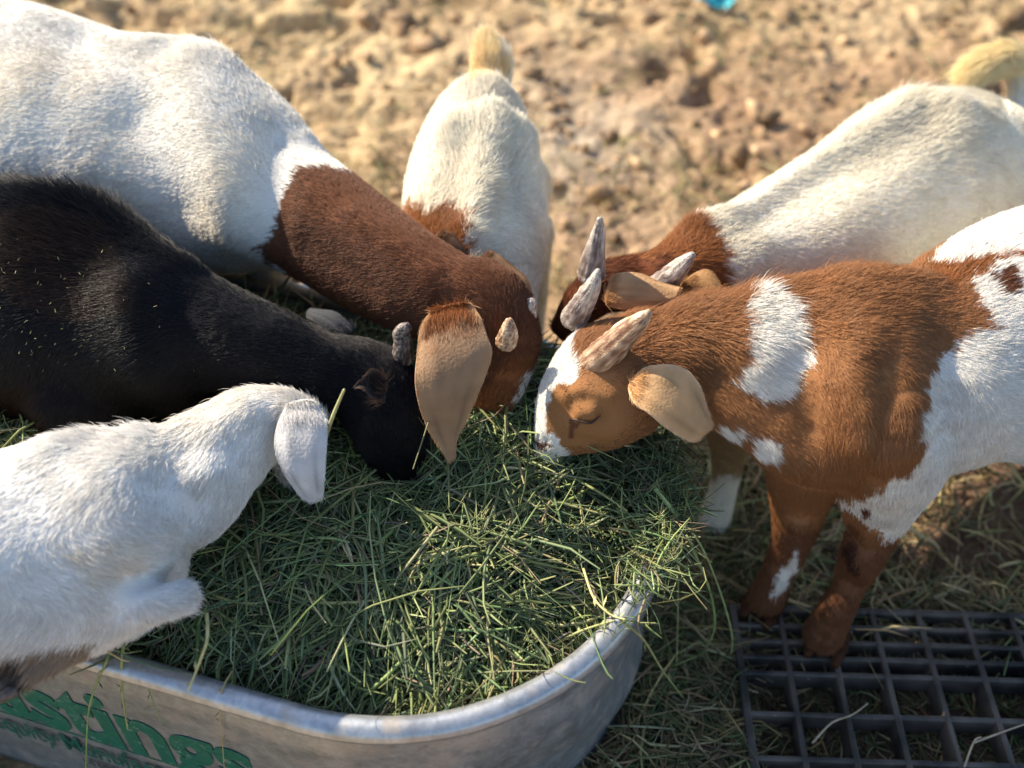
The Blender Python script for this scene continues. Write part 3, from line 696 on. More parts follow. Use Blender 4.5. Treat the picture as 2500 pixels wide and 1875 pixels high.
H_GREY = ((0.14, 0.10, 0.085), (0.37, 0.31, 0.27), (0.62, 0.56, 0.46)); H_TAN = ((0.17, 0.085, 0.05), (0.46, 0.30, 0.19), (0.78, 0.62, 0.44)); H_DARK = ((0.02, 0.015, 0.013), (0.11, 0.085, 0.075), (0.30, 0.25, 0.22))
def horn(root, lst, knob=1.0, cols=H_GREY):
    st = rstations([Rr(*a) for a in lst]); V, F, C, T = tube_geo(st, sub=14, nr=40)
    near = np.array([np.argmin(((C - v) ** 2).sum(1)) for v in V])
    rad = V - C[near]; rn = np.linalg.norm(rad, axis=1)[:, None] + 1e-9
    al = near / len(C); axis = C[-1] - C[0]; axis /= np.linalg.norm(axis)
    e1 = np.cross(axis, (0.3, 0.2, 0.9)); e1 /= np.linalg.norm(e1); e2 = np.cross(axis, e1)
    rr_ = rad / rn; q = np.stack([(rr_ @ e1) * 2.4, (rr_ @ e2) * 2.4, al * 3.2], -1) + C[0] * 31
    ridge = fbm(q, 5, 3) - 0.5; rings = np.sin(al * 42 + 5 * fbm(q * 0.8, 2, 2)); fine = fbm(np.stack([(rr_ @ e1) * 9, (rr_ @ e2) * 9, al * 10], -1) + C[0] * 17, 15, 3) - 0.5
    V = V + rad * ((ridge * 0.30 + fine * 0.10 + rings * 0.030 * (1 - al)) * knob)[:, None]
    c1, c2, c3 = cols; k = np.clip(0.5 + ridge * 1.5 + fine * 1.6 + rings * 0.10 - 0.25 * (1 - al) ** 2, 0, 1)[:, None]
    col = np.where(k < 0.5, np.array(c1) * (1 - 2 * k) + np.array(c2) * 2 * k, np.array(c2) * (2 - 2 * k) + np.array(c3) * (2 * k - 1))
    me = np_mesh("horn", V, [np.array([f for f in F if len(f) == 4]), np.array([f for f in F if len(f) == 3])], col=col)
    return link("horn", me, M_HORN, root)

def hoof(root, base, yaw, size=0.02, mat=M_HOOF):
    """two toes side by side pointing along yaw; base is the ground point under the fetlock"""
    bm = bmesh.new(); c, s = math.cos(yaw), math.sin(yaw)
    for side in (-1, 1):
        prof = [(-0.9, 0.55, 0.9), (-0.3, 0.62, 1.15), (0.4, 0.6, 0.95), (1.1, 0.45, 0.62), (1.55, 0.2, 0.3)]
        rings = []
        for (f, wd, h) in prof:
            r_ = []
            for k in range(10):
                a = 2 * math.pi * k / 10; lx = f + 0.0; ly = side * (0.56 + 0.10 * f) + wd * 0.85 * math.cos(a); lz = max(0.0, h * 0.55 + h * 0.62 * math.sin(a))
                r_.append(bm.verts.new((base[0] + size * (lx * c - ly * s), base[1] + size * (lx * s + ly * c), base[2] + size * lz)))
            rings.append(r_)
        for i in range(len(rings) - 1):
            for k in range(10): bm.faces.new((rings[i][k], rings[i][(k + 1) % 10], rings[i + 1][(k + 1) % 10], rings[i + 1][k]))
        bm.faces.new(rings[0][::-1]); bm.faces.new(rings[-1])
    bmesh.ops.recalc_face_normals(bm, faces=bm.faces)
    me = bpy.data.meshes.new("hoof"); bm.to_mesh(me); bm.free(); me.polygons.foreach_set("use_smooth", np.ones(len(me.polygons), bool))
    return link("hoof", me, mat, root)

def surf_line(bvh, pts, lift=0.0008):
    out = []
    for x, y in pts:
        h = bvh.ray_cast(Vector((0, 0, CAMZ)), Vector(pt(x, y, 1) - np.array((0, 0, CAMZ))), 6)
        if h[0] is not None: out.append(np.array(h[0] + h[1].normalized() * lift * (1 if h[1].dot(Vector((0, -1, 1))) > 0 else -1)))
    return out
def poly_tube(name, P, radii, mat, parent=None, nr=8, sub=5):
    st = []
    for i, c in enumerate(P):
        t = P[min(i + 1, len(P) - 1)] - P[max(i - 1, 0)]; a = np.cross(t, np.array((0.1, S2, -S2))); a /= np.linalg.norm(a) + 1e-9
        st.append(np.concatenate([c, a * radii[i], [radii[i]]]))
    V, F, _, _ = tube_geo(st, sub=sub, nr=nr)
    me = bpy.data.meshes.new(name); me.from_pydata([tuple(v) for v in V], [], F); me.update(); me.polygons.foreach_set("use_smooth", np.ones(len(me.polygons), bool))
    return link(name, me, mat, parent)

WHITE = (0.80, 0.765, 0.70); CREAM = (0.82, 0.755, 0.62); BROWN = (0.15, 0.062, 0.032); RUST = (0.29, 0.115, 0.040); TAN = (0.40, 0.205, 0.085); BLACK = (0.007, 0.007, 0.009)
FACE = (0.33, 0.155, 0.062)

# ------------------------------------------------------------------ goat A: large white doe with a brown neck and head
A_body = [E(-380, -80, -380, 600, 1.52, .15), E(0, 0, -20, 650, 1.48, .155), E(165, 45, 130, 680, 1.46, .155), E(305, 88, 270, 690, 1.45, .15), E(450, 100, 400, 700, 1.42, .14),
          E(560, 160, 480, 682, 1.39, .125), E(680, 255, 560, 668, 1.36, .11), E(780, 360, 655, 655, 1.33, .095), E(870, 430, 740, 690, 1.30, .08), E(965, 505, 850, 755, 1.27, .07),
          E(1060, 575, 950, 800, 1.24, .062), E(1140, 625, 1060, 840, 1.225, .058)]
A_head = rstations([Rr(1110, 720, 1.225, 100, .95), Rr(1180, 755, 1.215, 118, .95), Rr(1212, 830, 1.21, 108, .95), Rr(1205, 910, 1.215, 88, .95), Rr(1190, 985, 1.23, 66, 1), Rr(1170, 1050, 1.25, 52, 1)])
lg = lambda L_: [(r if len(r) == 5 else r) for r in L_]
def wleg(points):
    """leg from world coordinates (x,y,z,r)"""
    return rstations([(np.array(p[:3]), p[3], p[3] * 1.05) for p in points])
A_tubes = [(A_body, -1), (A_head, -1),
           (wleg([(-.37, 1.20, .46, .075), (-.36, 1.20, .34, .048), (-.35, 1.19, .24, .028), (-.35, 1.19, .12, .022), (-.35, 1.185, .05, .026)]), 1),
           (wleg([(-.45, 1.34, .46, .07), (-.43, 1.36, .32, .04), (-.42, 1.36, .2, .026), (-.42, 1.36, .1, .022), (-.42, 1.355, .05, .026)]), 1),
           (wleg([(-.98, 1.26, .46, .09), (-1.0, 1.25, .32, .05), (-1.03, 1.25, .2, .03), (-1.01, 1.25, .05, .025)]), 1)]
A_marks = [([(862, 424), (815, 420), (735, 412), (702, 450), (680, 508), (672, 565), (633, 600), (700, 670), (900, 900), (1000, 1300), (1500, 1300), (1500, 560), (1000, 450)], BROWN),
           ([(1240, 890), (1330, 900), (1330, 1060), (1100, 1150), (1090, 1000), (1180, 960)], (0.25, 0.095, 0.035)),
           ([(1285, 930), (1340, 900), (1340, 990), (1250, 1010)], WHITE)]
gA, bvA, bodyA = goat("largest goat, white body with solid dark brown neck and head", A_tubes,
    [], A_marks, WHITE, furlen=0.011, lift=0.09, dens=125, down=0.45,
    fluff=[(500, 110, .05, 1.7, .25), (700, 260, .06, 1.3, .1)], sculpt=[([(490, 170), (520, 340), (570, 540)], .045, .020), ([(330, 300), (420, 500)], .05, -.018), ([(690, 340), (650, 560)], .035, -.014), ([(100, 45), (200, 75), (300, 105), (380, 112)], .022, .010), ([(470, 112), (600, 200), (740, 330)], .022, .007), ([(880, 540), (1050, 680)], .022, .006), ([(60, 250), (160, 420)], .06, .012), ([(760, 600), (900, 700)], .02, -.005), ([(1130, 690)], .03, .006), ([(1250, 860), (1240, 930)], .02, -.008)], tint=(1.0, 0.93, 0.82), voxel=0.0065)
ear(gA, [(1050, 765, 1150, 735, 1.135), (1028, 800, 1172, 770, 1.115), (1016, 870, 1190, 820, 1.105), (1013, 935, 1201, 872, 1.105), (1025, 1000, 1168, 960, 1.115), (1048, 1055, 1142, 1020, 1.13), (1078, 1098, 1118, 1066, 1.14), (1096, 1126, 1113, 1116, 1.15)],
    0.0015, 0.007, (0.46, 0.28, 0.155), (0.55, 0.34, 0.18), base_col=(0.30, 0.11, 0.035))
ear(gA, [(1150, 700, 1165, 640, 1.25), (1190, 705, 1195, 612, 1.245), (1225, 715, 1240, 640, 1.24), (1262, 728, 1285, 672, 1.235), (1288, 732, 1300, 715, 1.23)], 0.0015, 0.008, (0.27, 0.15, 0.075), base_col=(0.2, 0.09, 0.04))
horn(gA, [(1236, 832, 1.16, 27), (1242, 805, 1.145, 21), (1243, 786, 1.137, 11)], cols=H_TAN)
horn(gA, [(1285, 765, 1.20, 28), (1297, 742, 1.19, 15)])
for (x, y, yaw) in ((-.35, 1.18, -1.2), (-.42, 1.35, -1.2)): hoof(gA, (x, y, 0.0), yaw, 0.024)

# ------------------------------------------------------------------ goat B: black goat
B_body = [E(-380, 470, -380, 1020, 1.29, .125), E(-20, 470, -20, 1030, 1.27, .13), E(190, 500, 150, 1040, 1.25, .13), E(339, 570, 300, 1030, 1.23, .115), E(470, 640, 430, 990, 1.21, .095),
          E(560, 690, 500, 955, 1.20, .08), E(680, 750, 620, 955, 1.19, .068), E(790, 805, 720, 985, 1.185, .06), E(860, 840, 790, 1010, 1.18, .055)]
B_head = rstations([Rr(845, 915, 1.185, 98), Rr(915, 950, 1.18, 108), Rr(950, 1030, 1.18, 100), Rr(965, 1100, 1.185, 78), Rr(975, 1150, 1.20, 50)])
B_tubes = [(B_body, -1), (B_head, -1), (leg([(200, 960, .38, .07), (160, 1020, .33, .04), (130, 1060, .29, .028), (110, 1080, .27, .024)]), 1),
           (leg([(420, 900, .4, .06), (380, 980, .33, .035), (370, 1000, .27, .026)]), 1)]
gB, bvB, bodyB = goat("black goat with short grey horn stub and hay chaff on its back", B_tubes, [],
    [([(0, 520), (300, 560), (350, 760), (150, 800), (0, 700)], (0.022, 0.013, 0.010)), ([(0, 930), (100, 950), (120, 1100), (0, 1100)], (0.014, 0.008, 0.006)), ([(740, 740), (900, 790), (1010, 880), (960, 900), (800, 830)], (0.035, 0.031, 0.029))],
    BLACK, furlen=0.012, lift=0.10, dens=90, fluff=[(60, 470, .06, 2.8, 1.0), (220, 500, .07, 2.8, 1.0), (120, 560, .06, 1.6, .3), (340, 575, .05, 1.5, .3), (830, 815, .03, 1.8, .6)], sculpt=[([(0, 490), (220, 525), (340, 590), (450, 655)], .025, .012), ([(330, 720), (360, 880)], .05, .014), ([(450, 760), (460, 900)], .035, -.012), ([(180, 700), (160, 900)], .05, -.012), ([(700, 800), (850, 880)], .02, .006), ([(900, 1060)], .022, .006), ([(960, 1000)], .02, -.005), ([(960, 940), (1000, 1010)], .012, .005)], tint=(1.2, 1.05, 1.0), coat=M_FURGLOSS, voxel=0.0065)
ear(gB, [(938, 985, 948, 925, 1.085), (915, 975, 930, 908, 1.075), (893, 958, 905, 905, 1.07), (876, 948, 885, 920, 1.072), (868, 944, 872, 935, 1.075)], 0.002, -0.016, (0.022, 0.014, 0.012), (0.11, 0.065, 0.048), furd=12, crease=0)
ear(gB, [(850, 830, 870, 800, 1.23), (800, 810, 830, 770, 1.24), (765, 790, 790, 755, 1.25), (750, 775, 760, 752, 1.26)], 0.0015, 0.006, (0.055, 0.06, 0.075), furd=30)
horn(gB, [(985, 868, 1.16, 26), (984, 835, 1.15, 22), (980, 812, 1.145, 20), (990, 800, 1.14, 15)], cols=H_DARK)

# ------------------------------------------------------------------ goat C: white kid lying in the tank
C_body = [E(-300, 1200, -300, 1720, 1.03, .10), E(-20, 1118, -40, 1655, 1.04, .105), E(113, 1080, 100, 1620, 1.045, .105), E(250, 1040, 260, 1560, 1.055, .10), E(350, 1042, 400, 1385, 1.07, .085),
          E(430, 1030, 490, 1320, 1.08, .07), E(510, 985, 570, 1220, 1.10, .056), E(590, 945, 650, 1140, 1.12, .05), E(670, 945, 700, 1110, 1.13, .047)]
C_head = rstations([Rr(665, 1030, 1.13, 86), Rr(725, 1035, 1.135, 74), Rr(728, 1095, 1.15, 58), Rr(712, 1150, 1.17, 40)])
C_tubes = [(C_body, -1), (C_head, -1), (rstations([Rr(180, 1450, 1.03, 110, .8), Rr(300, 1466, 1.005, 58), Rr(390, 1464, .995, 47), Rr(438, 1458, .995, 42)]), 1),
           (rstations([Rr(410, 1465, .998, 44), Rr(310, 1505, 1.0, 40), Rr(200, 1560, 1.01, 38), Rr(110, 1600, 1.0, 40), Rr(50, 1635, .995, 36)]), 1),
           (rstations([Rr(300, 1370, 1.09, 70), Rr(400, 1375, 1.09, 36), Rr(440, 1372, 1.10, 24)]), 1)]
gC, bvC, bodyC = goat("small white kid lying on the hay at the tank rim", C_tubes, [], [([(0, 1580), (230, 1560), (240, 1620), (80, 1660), (20, 1700), (0, 1690)], (0.35, 0.27, 0.2)), ([(0, 1590), (75, 1590), (70, 1700), (0, 1710)], (0.09, 0.07, 0.06)), ([(120, 1340), (330, 1300), (330, 1380), (200, 1420)], (0.78, 0.73, 0.64))],
    (0.81, 0.785, 0.74), furlen=0.012, lift=0.08, dens=140, fluff=[(280, 1050, .05, 1.5, .35), (400, 1040, .04, 1.4, .3), (100, 1600, .05, 1.5, .3)], sculpt=[([(440, 1090), (410, 1180), (480, 1230)], .03, -.014), ([(260, 1180), (340, 1290)], .04, .014), ([(90, 1100), (290, 1060)], .02, .007), ([(80, 1250), (120, 1400)], .05, -.010), ([(300, 1420), (420, 1405)], .012, -.008), ([(600, 990), (520, 1040)], .02, .005)], voxel=0.0055, tint=(1, .93, .84), down=0.7, clump=0.06)
ear(gC, [(700, 990, 765, 975, 1.085), (680, 1020, 795, 1015, 1.07), (669, 1070, 800, 1060, 1.065), (677, 1120, 797, 1110, 1.065), (700, 1168, 793, 1160, 1.07), (730, 1205, 790, 1200, 1.08), (755, 1222, 778, 1221, 1.085)], 0.0013, 0.005, (0.72, 0.70, 0.68))
hoof(gC, tuple(pt(20, 1690, .99)), math.pi + 0.4, 0.011, M_HORNDARK)

# ------------------------------------------------------------------ goat D: cream goat seen head-on beyond the tank
D_body = [E(1125, 250, 1240, 250, 1.515, .05), E(1070, 290, 1285, 300, 1.50, .09), E(1030, 360, 1305, 360, 1.475, .105), E(1000, 430, 1322, 430, 1.445, .11), E(985, 510, 1335, 500, 1.41, .11), E(990, 590, 1338, 590, 1.37, .10),
          E(1020, 660, 1330, 670, 1.34, .09), E(1070, 740, 1310, 740, 1.32, .07)]
D_neck = rstations([Rr(1190, 650, 1.34, 100), Rr(1130, 620, 1.31, 80), Rr(1110, 700, 1.31, 70), Rr(1120, 790, 1.33, 55), Rr(1130, 850, 1.34, 40)])
D_tail = rstations([Rr(1197, 262, 1.50, 48), Rr(1197, 210, 1.50, 50), Rr(1198, 155, 1.495, 46), Rr(1190, 108, 1.49, 28)])
D_tubes = [(D_body, -1), (D_neck, -1), (D_tail, 1),
           (wleg([(.015, 1.20, .36, .045), (.028, 1.20, .28, .028), (.03, 1.195, .17, .020), (.03, 1.19, .05, .021)]), 1),
           (wleg([(-.09, 1.21, .36, .045), (-.09, 1.20, .28, .028), (-.09, 1.195, .17, .020), (-.09, 1.19, .05, .021)]), 1),
           (wleg([(.01, 1.32, .36, .05), (.02, 1.34, .26, .03), (.025, 1.36, .17, .020), (.02, 1.34, .05, .021)]), 1),
           (wleg([(-.09, 1.32, .36, .05), (-.09, 1.34, .26, .03), (-.09, 1.36, .17, .020), (-.09, 1.34, .05, .021)]), 1)]
gD, bvD, bodyD = goat("cream goat behind the tank with its tan tail raised", D_tubes, [], [([(960, 505), (1125, 520), (1150, 640), (1100, 700), (950, 650)], RUST), ([(1150, 100), (1215, 90), (1235, 200), (1150, 215)], (0.92, 0.70, 0.40))],
    CREAM, furlen=0.013, lift=0.10, dens=75, fluff=[(1190, 300, .05, 1.4, .4), (1190, 420, .05, 1.4, .4), (1195, 150, .05, 2.0, .35), (1195, 220, .04, 1.8, .35)], sculpt=[([(1200, 280), (1180, 400), (1150, 560)], .02, .013), ([(1110, 310)], .03, .014), ([(1280, 330)], .03, .014), ([(1130, 380), (1090, 500)], .03, -.006), ([(1240, 400), (1240, 520)], .03, -.006)], voxel=0.0065, down=0.3, clump=0.2)
ear(gD, [(1050, 640, 1070, 565, 1.265), (1085, 640, 1105, 570, 1.26), (1125, 650, 1140, 605, 1.26), (1150, 655, 1158, 640, 1.26)], 0.002, 0.008, (0.20, 0.10, 0.05))
for (x, y) in ((.03, 1.185), (-.09, 1.185), (.02, 1.335), (-.09, 1.335)): hoof(gD, (x, y, 0.0), -1.57, 0.02)

# ------------------------------------------------------------------ goat E: cream goat with rust neck at the right
E_body = [E(2500, 300, 2510, 560, 1.60, .07), E(2425, 258, 2455, 640, 1.57, .10), E(2310, 225, 2365, 700, 1.535, .115), E(2200, 238, 2265, 745, 1.50, .12), E(2070, 328, 2120, 790, 1.46, .115),
          E(1930, 412, 1980, 800, 1.42, .11), E(1790, 492, 1850, 800, 1.38, .10), E(1690, 535, 1760, 790, 1.34, .085), E(1620, 590, 1690, 770, 1.31, .065), E(1560, 622, 1610, 760, 1.29, .055)]
E_head = rstations([Rr(1610, 690, 1.30, 72), Rr(1540, 690, 1.28, 68), Rr(1470, 705, 1.275, 62), Rr(1420, 745, 1.285, 50), Rr(1385, 800, 1.30, 38)])
E_tail = rstations([Rr(2470, 290, 1.56, 36), Rr(2490, 240, 1.55, 30), Rr(2500, 190, 1.545, 34), Rr(2470, 150, 1.54, 38), Rr(2420, 155, 1.535, 32), Rr(2375, 170, 1.53, 22)])
E_tubes = [(E_body, -1), (E_head, -1), (E_tail, 1),
           (leg([(1790, 800, .37, .045), (1775, 960, .27, .042), (1778, 1060, .18, .030), (1775, 1150, .11, .0205), (1755, 1230, .055, .022), (1742, 1265, .035, .024)]), 1),
           (leg([(1730, 820, .34, .042), (1650, 960, .20, .034), (1632, 1040, .11, .022), (1622, 1090, .05, .024)]), 1),
           (wleg([(.66, 1.24, .36, .06), (.68, 1.25, .25, .038), (.70, 1.27, .15, .023), (.69, 1.26, .05, .022)]), 1),
           (wleg([(.64, 1.33, .36, .05), (.66, 1.35, .25, .035), (.68, 1.37, .15, .023), (.67, 1.36, .05, .022)]), 1)]
gE, bvE, bodyE = goat("cream goat at upper right with rust neck and upright grey horns", E_tubes, [], [([(1670, 500), (1730, 560), (1765, 620), (1775, 700), (1720, 800), (1300, 950), (1300, 500)], RUST), ([(1300, 640), (1620, 620), (1640, 700), (1500, 900), (1300, 900)], (0.15, 0.05, 0.022)),
     ([(1650, 960), (1900, 960), (1850, 1160), (1700, 1160)], (0.38, 0.25, 0.12)), ([(2340, 80), (2520, 80), (2520, 210), (2340, 200)], (0.92, 0.76, 0.46))],
    CREAM, furlen=0.013, lift=0.09, dens=75, fluff=[(2230, 240, .07, 1.9, .6), (2060, 335, .05, 1.3, .3), (1700, 560, .04, 1.3, .5), (2430, 150, .06, 2.6, .55)], sculpt=[([(1700, 555), (1830, 505), (2070, 350), (2230, 252), (2420, 280)], .018, .013), ([(1800, 575), (2080, 415), (2250, 320)], .032, -.007), ([(2340, 300)], .03, .012), ([(1820, 640), (1800, 760)], .05, .012), ([(1950, 600), (1960, 760)], .04, -.005), ([(2100, 600), (2200, 650)], .06, .010), ([(2330, 420), (2320, 600)], .04, -.006)], voxel=0.0065, down=0.45)
horn(gE, [(1442, 668, 1.225, 34), (1452, 612, 1.20, 26), (1462, 560, 1.18, 15), (1464, 537, 1.17, 8)])
horn(gE, [(1600, 705, 1.235, 32), (1640, 672, 1.21, 28), (1672, 640, 1.19, 19), (1688, 624, 1.18, 10)])
ear(gE, [(1660, 740, 1662, 690, 1.235), (1700, 752, 1695, 664, 1.23), (1740, 760, 1735, 661, 1.225), (1772, 765, 1765, 698, 1.22), (1790, 765, 1785, 742, 1.22)], 0.0015, 0.008, (0.42, 0.23, 0.09))
for c_, yaw in ((gz(1738, 1290, 0), -2.0), (gz(1618, 1100, 0), -2.0), ((.69, 1.255, 0), -2.4), ((.67, 1.355, 0), -2.4)): hoof(gE, tuple(c_), yaw, 0.022)

# ------------------------------------------------------------------ goat F: brown and white kid with horns
F_body = [E(2900, 470, 2860, 1200, 1.27, .12), E(2680, 470, 2670, 1170, 1.25, .125), E(2500, 510, 2510, 1145, 1.225, .125), E(2370, 590, 2390, 1135, 1.20, .12), E(2250, 668, 2265, 1160, 1.175, .112),
          E(2110, 668, 2130, 1190, 1.155, .105), E(1990, 682, 1985, 1185, 1.15, .098), E(1880, 708, 1840, 1100, 1.155, .082), E(1760, 732, 1720, 1035, 1.165, .068), E(1650, 748, 1640, 1005, 1.17, .06), E(1560, 775, 1600, 985, 1.17, .056)]
F_head = [E(1500, 775, 1640, 985, 1.17, .056), E(1405, 812, 1590, 1050, 1.17, .058), E(1345, 888, 1520, 1085, 1.175, .050), E(1322, 960, 1445, 1105, 1.19, .040), E(1316, 1028, 1390, 1112, 1.20, .031), E(1318, 1066, 1366, 1112, 1.205, .025)]
F_tubes = [(F_body, -1), (F_head, -1),
           (leg([(2175, 1010, .44, .070), (2165, 1110, .37, .068), (2145, 1215, .305, .048), (2132, 1290, .255, .031), (2102, 1362, .205, .0262), (2072, 1432, .155, .0200), (2038, 1495, .105, .0225), (2012, 1545, .068, .0255)]), 1),
           (leg([(1990, 1080, .36, .060), (1960, 1180, .28, .042), (1945, 1270, .215, .030), (1925, 1340, .165, .023), (1895, 1405, .115, .021), (1872, 1455, .075, .024)]), 1),
           (wleg([(.76, .90, .38, .08), (.80, .90, .26, .045), (.84, .92, .16, .027), (.83, .91, .06, .022)]), 1),
           (wleg([(.76, 1.0, .38, .07), (.80, 1.02, .26, .045), (.84, 1.04, .16, .027), (.83, 1.03, .06, .022)]), 1)]
F_marks = [([(1830, 735), (1865, 715), (1944, 775), (1983, 876), (1921, 962), (1853, 968), (1780, 932), (1819, 870), (1802, 791)], WHITE),
           ([(2262, 668), (2330, 560), (2500, 440), (3200, 200), (3200, 1900), (2330, 1500), (2240, 1295), (2190, 1312), (2130, 1285), (2088, 1255), (2085, 1215), (2150, 1190), (2205, 1165), (2240, 1100), (2255, 1040), (2243, 940), (2300, 865), (2362, 800), (2425, 806), (2405, 775), (2372, 725), (2360, 690)], WHITE),
           ([(2262, 664), (2400, 640), (2520, 612), (2520, 628), (2430, 648), (2385, 690), (2300, 695)], RUST),
           ([(2400, 680), (2470, 660), (2475, 705), (2440, 722)], BROWN),
           ([(1340, 1150), (1600, 1100), (1620, 1000), (1500, 930), (1400, 935), (1335, 960), (1325, 1060), (1368, 1095)], FACE),
           ([(1330, 790), (1400, 730), (1500, 735), (1430, 790), (1392, 830), (1392, 870), (1412, 925), (1345, 955), (1332, 1000), (1338, 1055), (1372, 1095), (1372, 1150), (1280, 1140), (1280, 960), (1260, 880)], WHITE),
           ([(1388, 1028), (1408, 1030), (1404, 1065), (1386, 1090)], (0.15, 0.065, 0.032)), ([(1312, 1078), (1340, 1085), (1335, 1108), (1312, 1105)], (0.10, 0.05, 0.035)),
           ([(1800, 1290), (2075, 1275), (2140, 1325), (2240, 1300), (2240, 1700), (1750, 1700)], (0.19, 0.085, 0.042)),
           ([(1740, 1020), (1805, 1035), (1785, 1075), (1740, 1080)], WHITE), ([(1828, 1065), (1885, 1070), (1892, 1120), (1840, 1120)], WHITE),
           ([(2042, 1215), (2085, 1205), (2080, 1235), (2040, 1235)], WHITE), ([(2110, 1225), (2135, 1235), (2125, 1260), (2105, 1255)], BROWN),
           ([(1905, 1390), (1945, 1345), (1950, 1380), (1925, 1430), (1890, 1450)], WHITE),
           ([(2060, 1320), (2090, 1320), (2105, 1400), (2070, 1400)], (0.07, 0.032, 0.020))]
gF, bvF, bodyF = goat("brown and white horned kid standing on the floor grate", F_tubes, [], F_marks, (0.33, 0.155, 0.066), furlen=0.011, lift=0.11, dens=145,
    fluff=[(1660, 770, .05, 1.7, .5), (1740, 750, .05, 1.8, .6), (1860, 730, .05, 1.7, .5), (2000, 700, .06, 1.7, .5), (2120, 690, .06, 1.7, .5), (1390, 800, .035, 2.0, .6), (1320, 880, .03, 2.2, .5), (1450, 770, .035, 2.0, .7), (1400, 1030, .05, 0.35, -.05), (1480, 1000, .05, 0.45, 0), (1320, 1060, .03, 0.4, 0), (2300, 640, .06, 1.3, .3), (1450, 850, .02, 1.8, .3), (1400, 760, .02, 1.6, .4)],
    sculpt=[([(2085, 850), (2075, 930), (2095, 1050)], .032, .020), ([(2210, 930), (2200, 1060)], .045, .018), ([(2140, 900), (2150, 1050)], .02, -.008), ([(2310, 860), (2310, 1060)], .035, -.018), ([(1975, 880), (1985, 1050)], .035, -.015),
            ([(1850, 740), (1980, 705), (2120, 690), (2260, 690)], .02, .008), ([(1700, 800), (1850, 850)], .03, .008), ([(1750, 920), (1880, 1000)], .025, -.006),
            ([(1420, 1006), (1445, 1004)], .0095, .0075), ([(1385, 962), (1430, 948), (1485, 970)], .008, .0045), ([(1388, 1008)], .008, -.005), ([(1362, 1000), (1352, 1060)], .012, -.005), ([(1478, 1012)], .008, -.004), ([(1520, 1045)], .025, .006), ([(1400, 1075), (1470, 1085)], .010, -.004), ([(1330, 1080)], .006, -.004), ([(1345, 1060)], .010, .003), ([(1360, 1102), (1400, 1098)], .004, -.003),
            ([(2100, 1362)], .016, .009), ([(2150, 1300)], .016, -.006), ([(2070, 1432)], .018, -.006), ([(2035, 1500)], .012, .004), ([(2012, 1555), (2000, 1590)], .006, -.005), ([(1948, 1282)], .015, .008), ([(1905, 1390)], .014, -.005), ([(2150, 1200)], .03, .008)],
    voxel=0.0042, smooth=8, down=0.4)
ear(gF, [(1540, 925, 1535, 950, 1.10), (1572, 898, 1548, 985, 1.09), (1620, 888, 1580, 1010, 1.08), (1672, 902, 1622, 1045, 1.08), (1708, 945, 1662, 1066, 1.085), (1728, 1000, 1698, 1074, 1.09), (1740, 1035, 1728, 1055, 1.095)], 0.0014, 0.005, (0.72, 0.45, 0.22), (0.76, 0.52, 0.30))
ear(gF, [(1480, 750, 1478, 715, 1.215), (1512, 752, 1500, 672, 1.21), (1560, 756, 1560, 668, 1.205), (1610, 756, 1618, 688, 1.20), (1650, 735, 1662, 704, 1.195)], 0.0014, 0.006, (0.62, 0.38, 0.19))
horn(gF, [(1452, 884, 1.135, 42), (1492, 848, 1.105, 37), (1533, 810, 1.08, 30), (1565, 781, 1.06, 21), (1582, 765, 1.052, 11)], cols=H_TAN)
horn(gF, [(1402, 775, 1.175, 33), (1428, 733, 1.15, 28), (1448, 695, 1.13, 20), (1459, 664, 1.12, 9)])
hoof(gF, tuple(gz(2018, 1560, GZ)), -2.0, 0.0255)
hoof(gF, tuple(gz(1868, 1476, GZ)), -2.2, 0.0245)
lid = surf_line(bvF, [(1396, 1025), (1408, 1021), (1425, 1026), (1445, 1027), (1462, 1012)], 0.0028)
if len(lid) > 2: poly_tube("eyelid", lid, [0.0006] + [0.0013] * (len(lid) - 2) + [0.0006], M_DARKSKIN, gF)

# ------------------------------------------------------------------ loose stems, twig, scrap, chaff
def stem(pts, r, col, label, name="hay_stem", cat="hay stem", grp="loose stems hanging out of the tank", fuzz=True):
    P = [pt(*p) for p in pts]; m = bpy.data.materials.get("stem_%d" % int(col[0] * 1000)) or noise_mat("stem_%d" % int(col[0] * 1000), tuple(c * 0.8 for c in col), tuple(min(1, c * 1.2) for c in col), 90, rough=0.6, bump=0.1)
    R_ = [r * (1.0 - 0.45 * i / (len(P) - 1)) for i in range(len(P))]
    o = poly_tube(name, P, R_, m, nr=6); tag(o, label, cat, grp)
    if fuzz:
        bm = bmesh.new(); bm.from_mesh(o.data)
        for i in range(1, len(P)):
            for k in range(3):
                c = P[i - 1] + (P[i] - P[i - 1]) * rng.random(); d = rng.normal(0, 1, 3); d[2] = abs(d[2]) * 0.3; d /= np.linalg.norm(d); L_ = rng.uniform(0.006, 0.016); s_ = np.cross(d, (0, 0.7, 0.7)); s_ /= np.linalg.norm(s_)
                vs = [bm.verts.new(q) for q in (c, c + d * L_ * 0.5 + s_ * r * 0.8, c + d * L_, c + d * L_ * 0.5 - s_ * r * 0.8)]; bm.faces.new(vs)
        bm.to_mesh(o.data); bm.free()
    return o
G1 = (0.20, 0.27, 0.10); Y1 = (0.50, 0.46, 0.20); T1 = (0.34, 0.27, 0.13)
stem([(275, 1560, 1.05), (262, 1610, 1.035), (228, 1690, 1.08), (214, 1760, 1.12), (210, 1880, 1.18)], .0016, G1, "long green stem hanging down over the letter t")
stem([(315, 1540, 1.05), (298, 1600, 1.03), (300, 1700, 1.08), (312, 1780, 1.12)], .0018, (0.26, 0.29, 0.11), "green stem with pale tip hanging over the letter i")
stem([(565, 1640, 1.04), (540, 1690, 1.02), (538, 1740, 1.06), (548, 1880, 1.15)], .0011, T1, "thin brown stem hanging over the letter g")
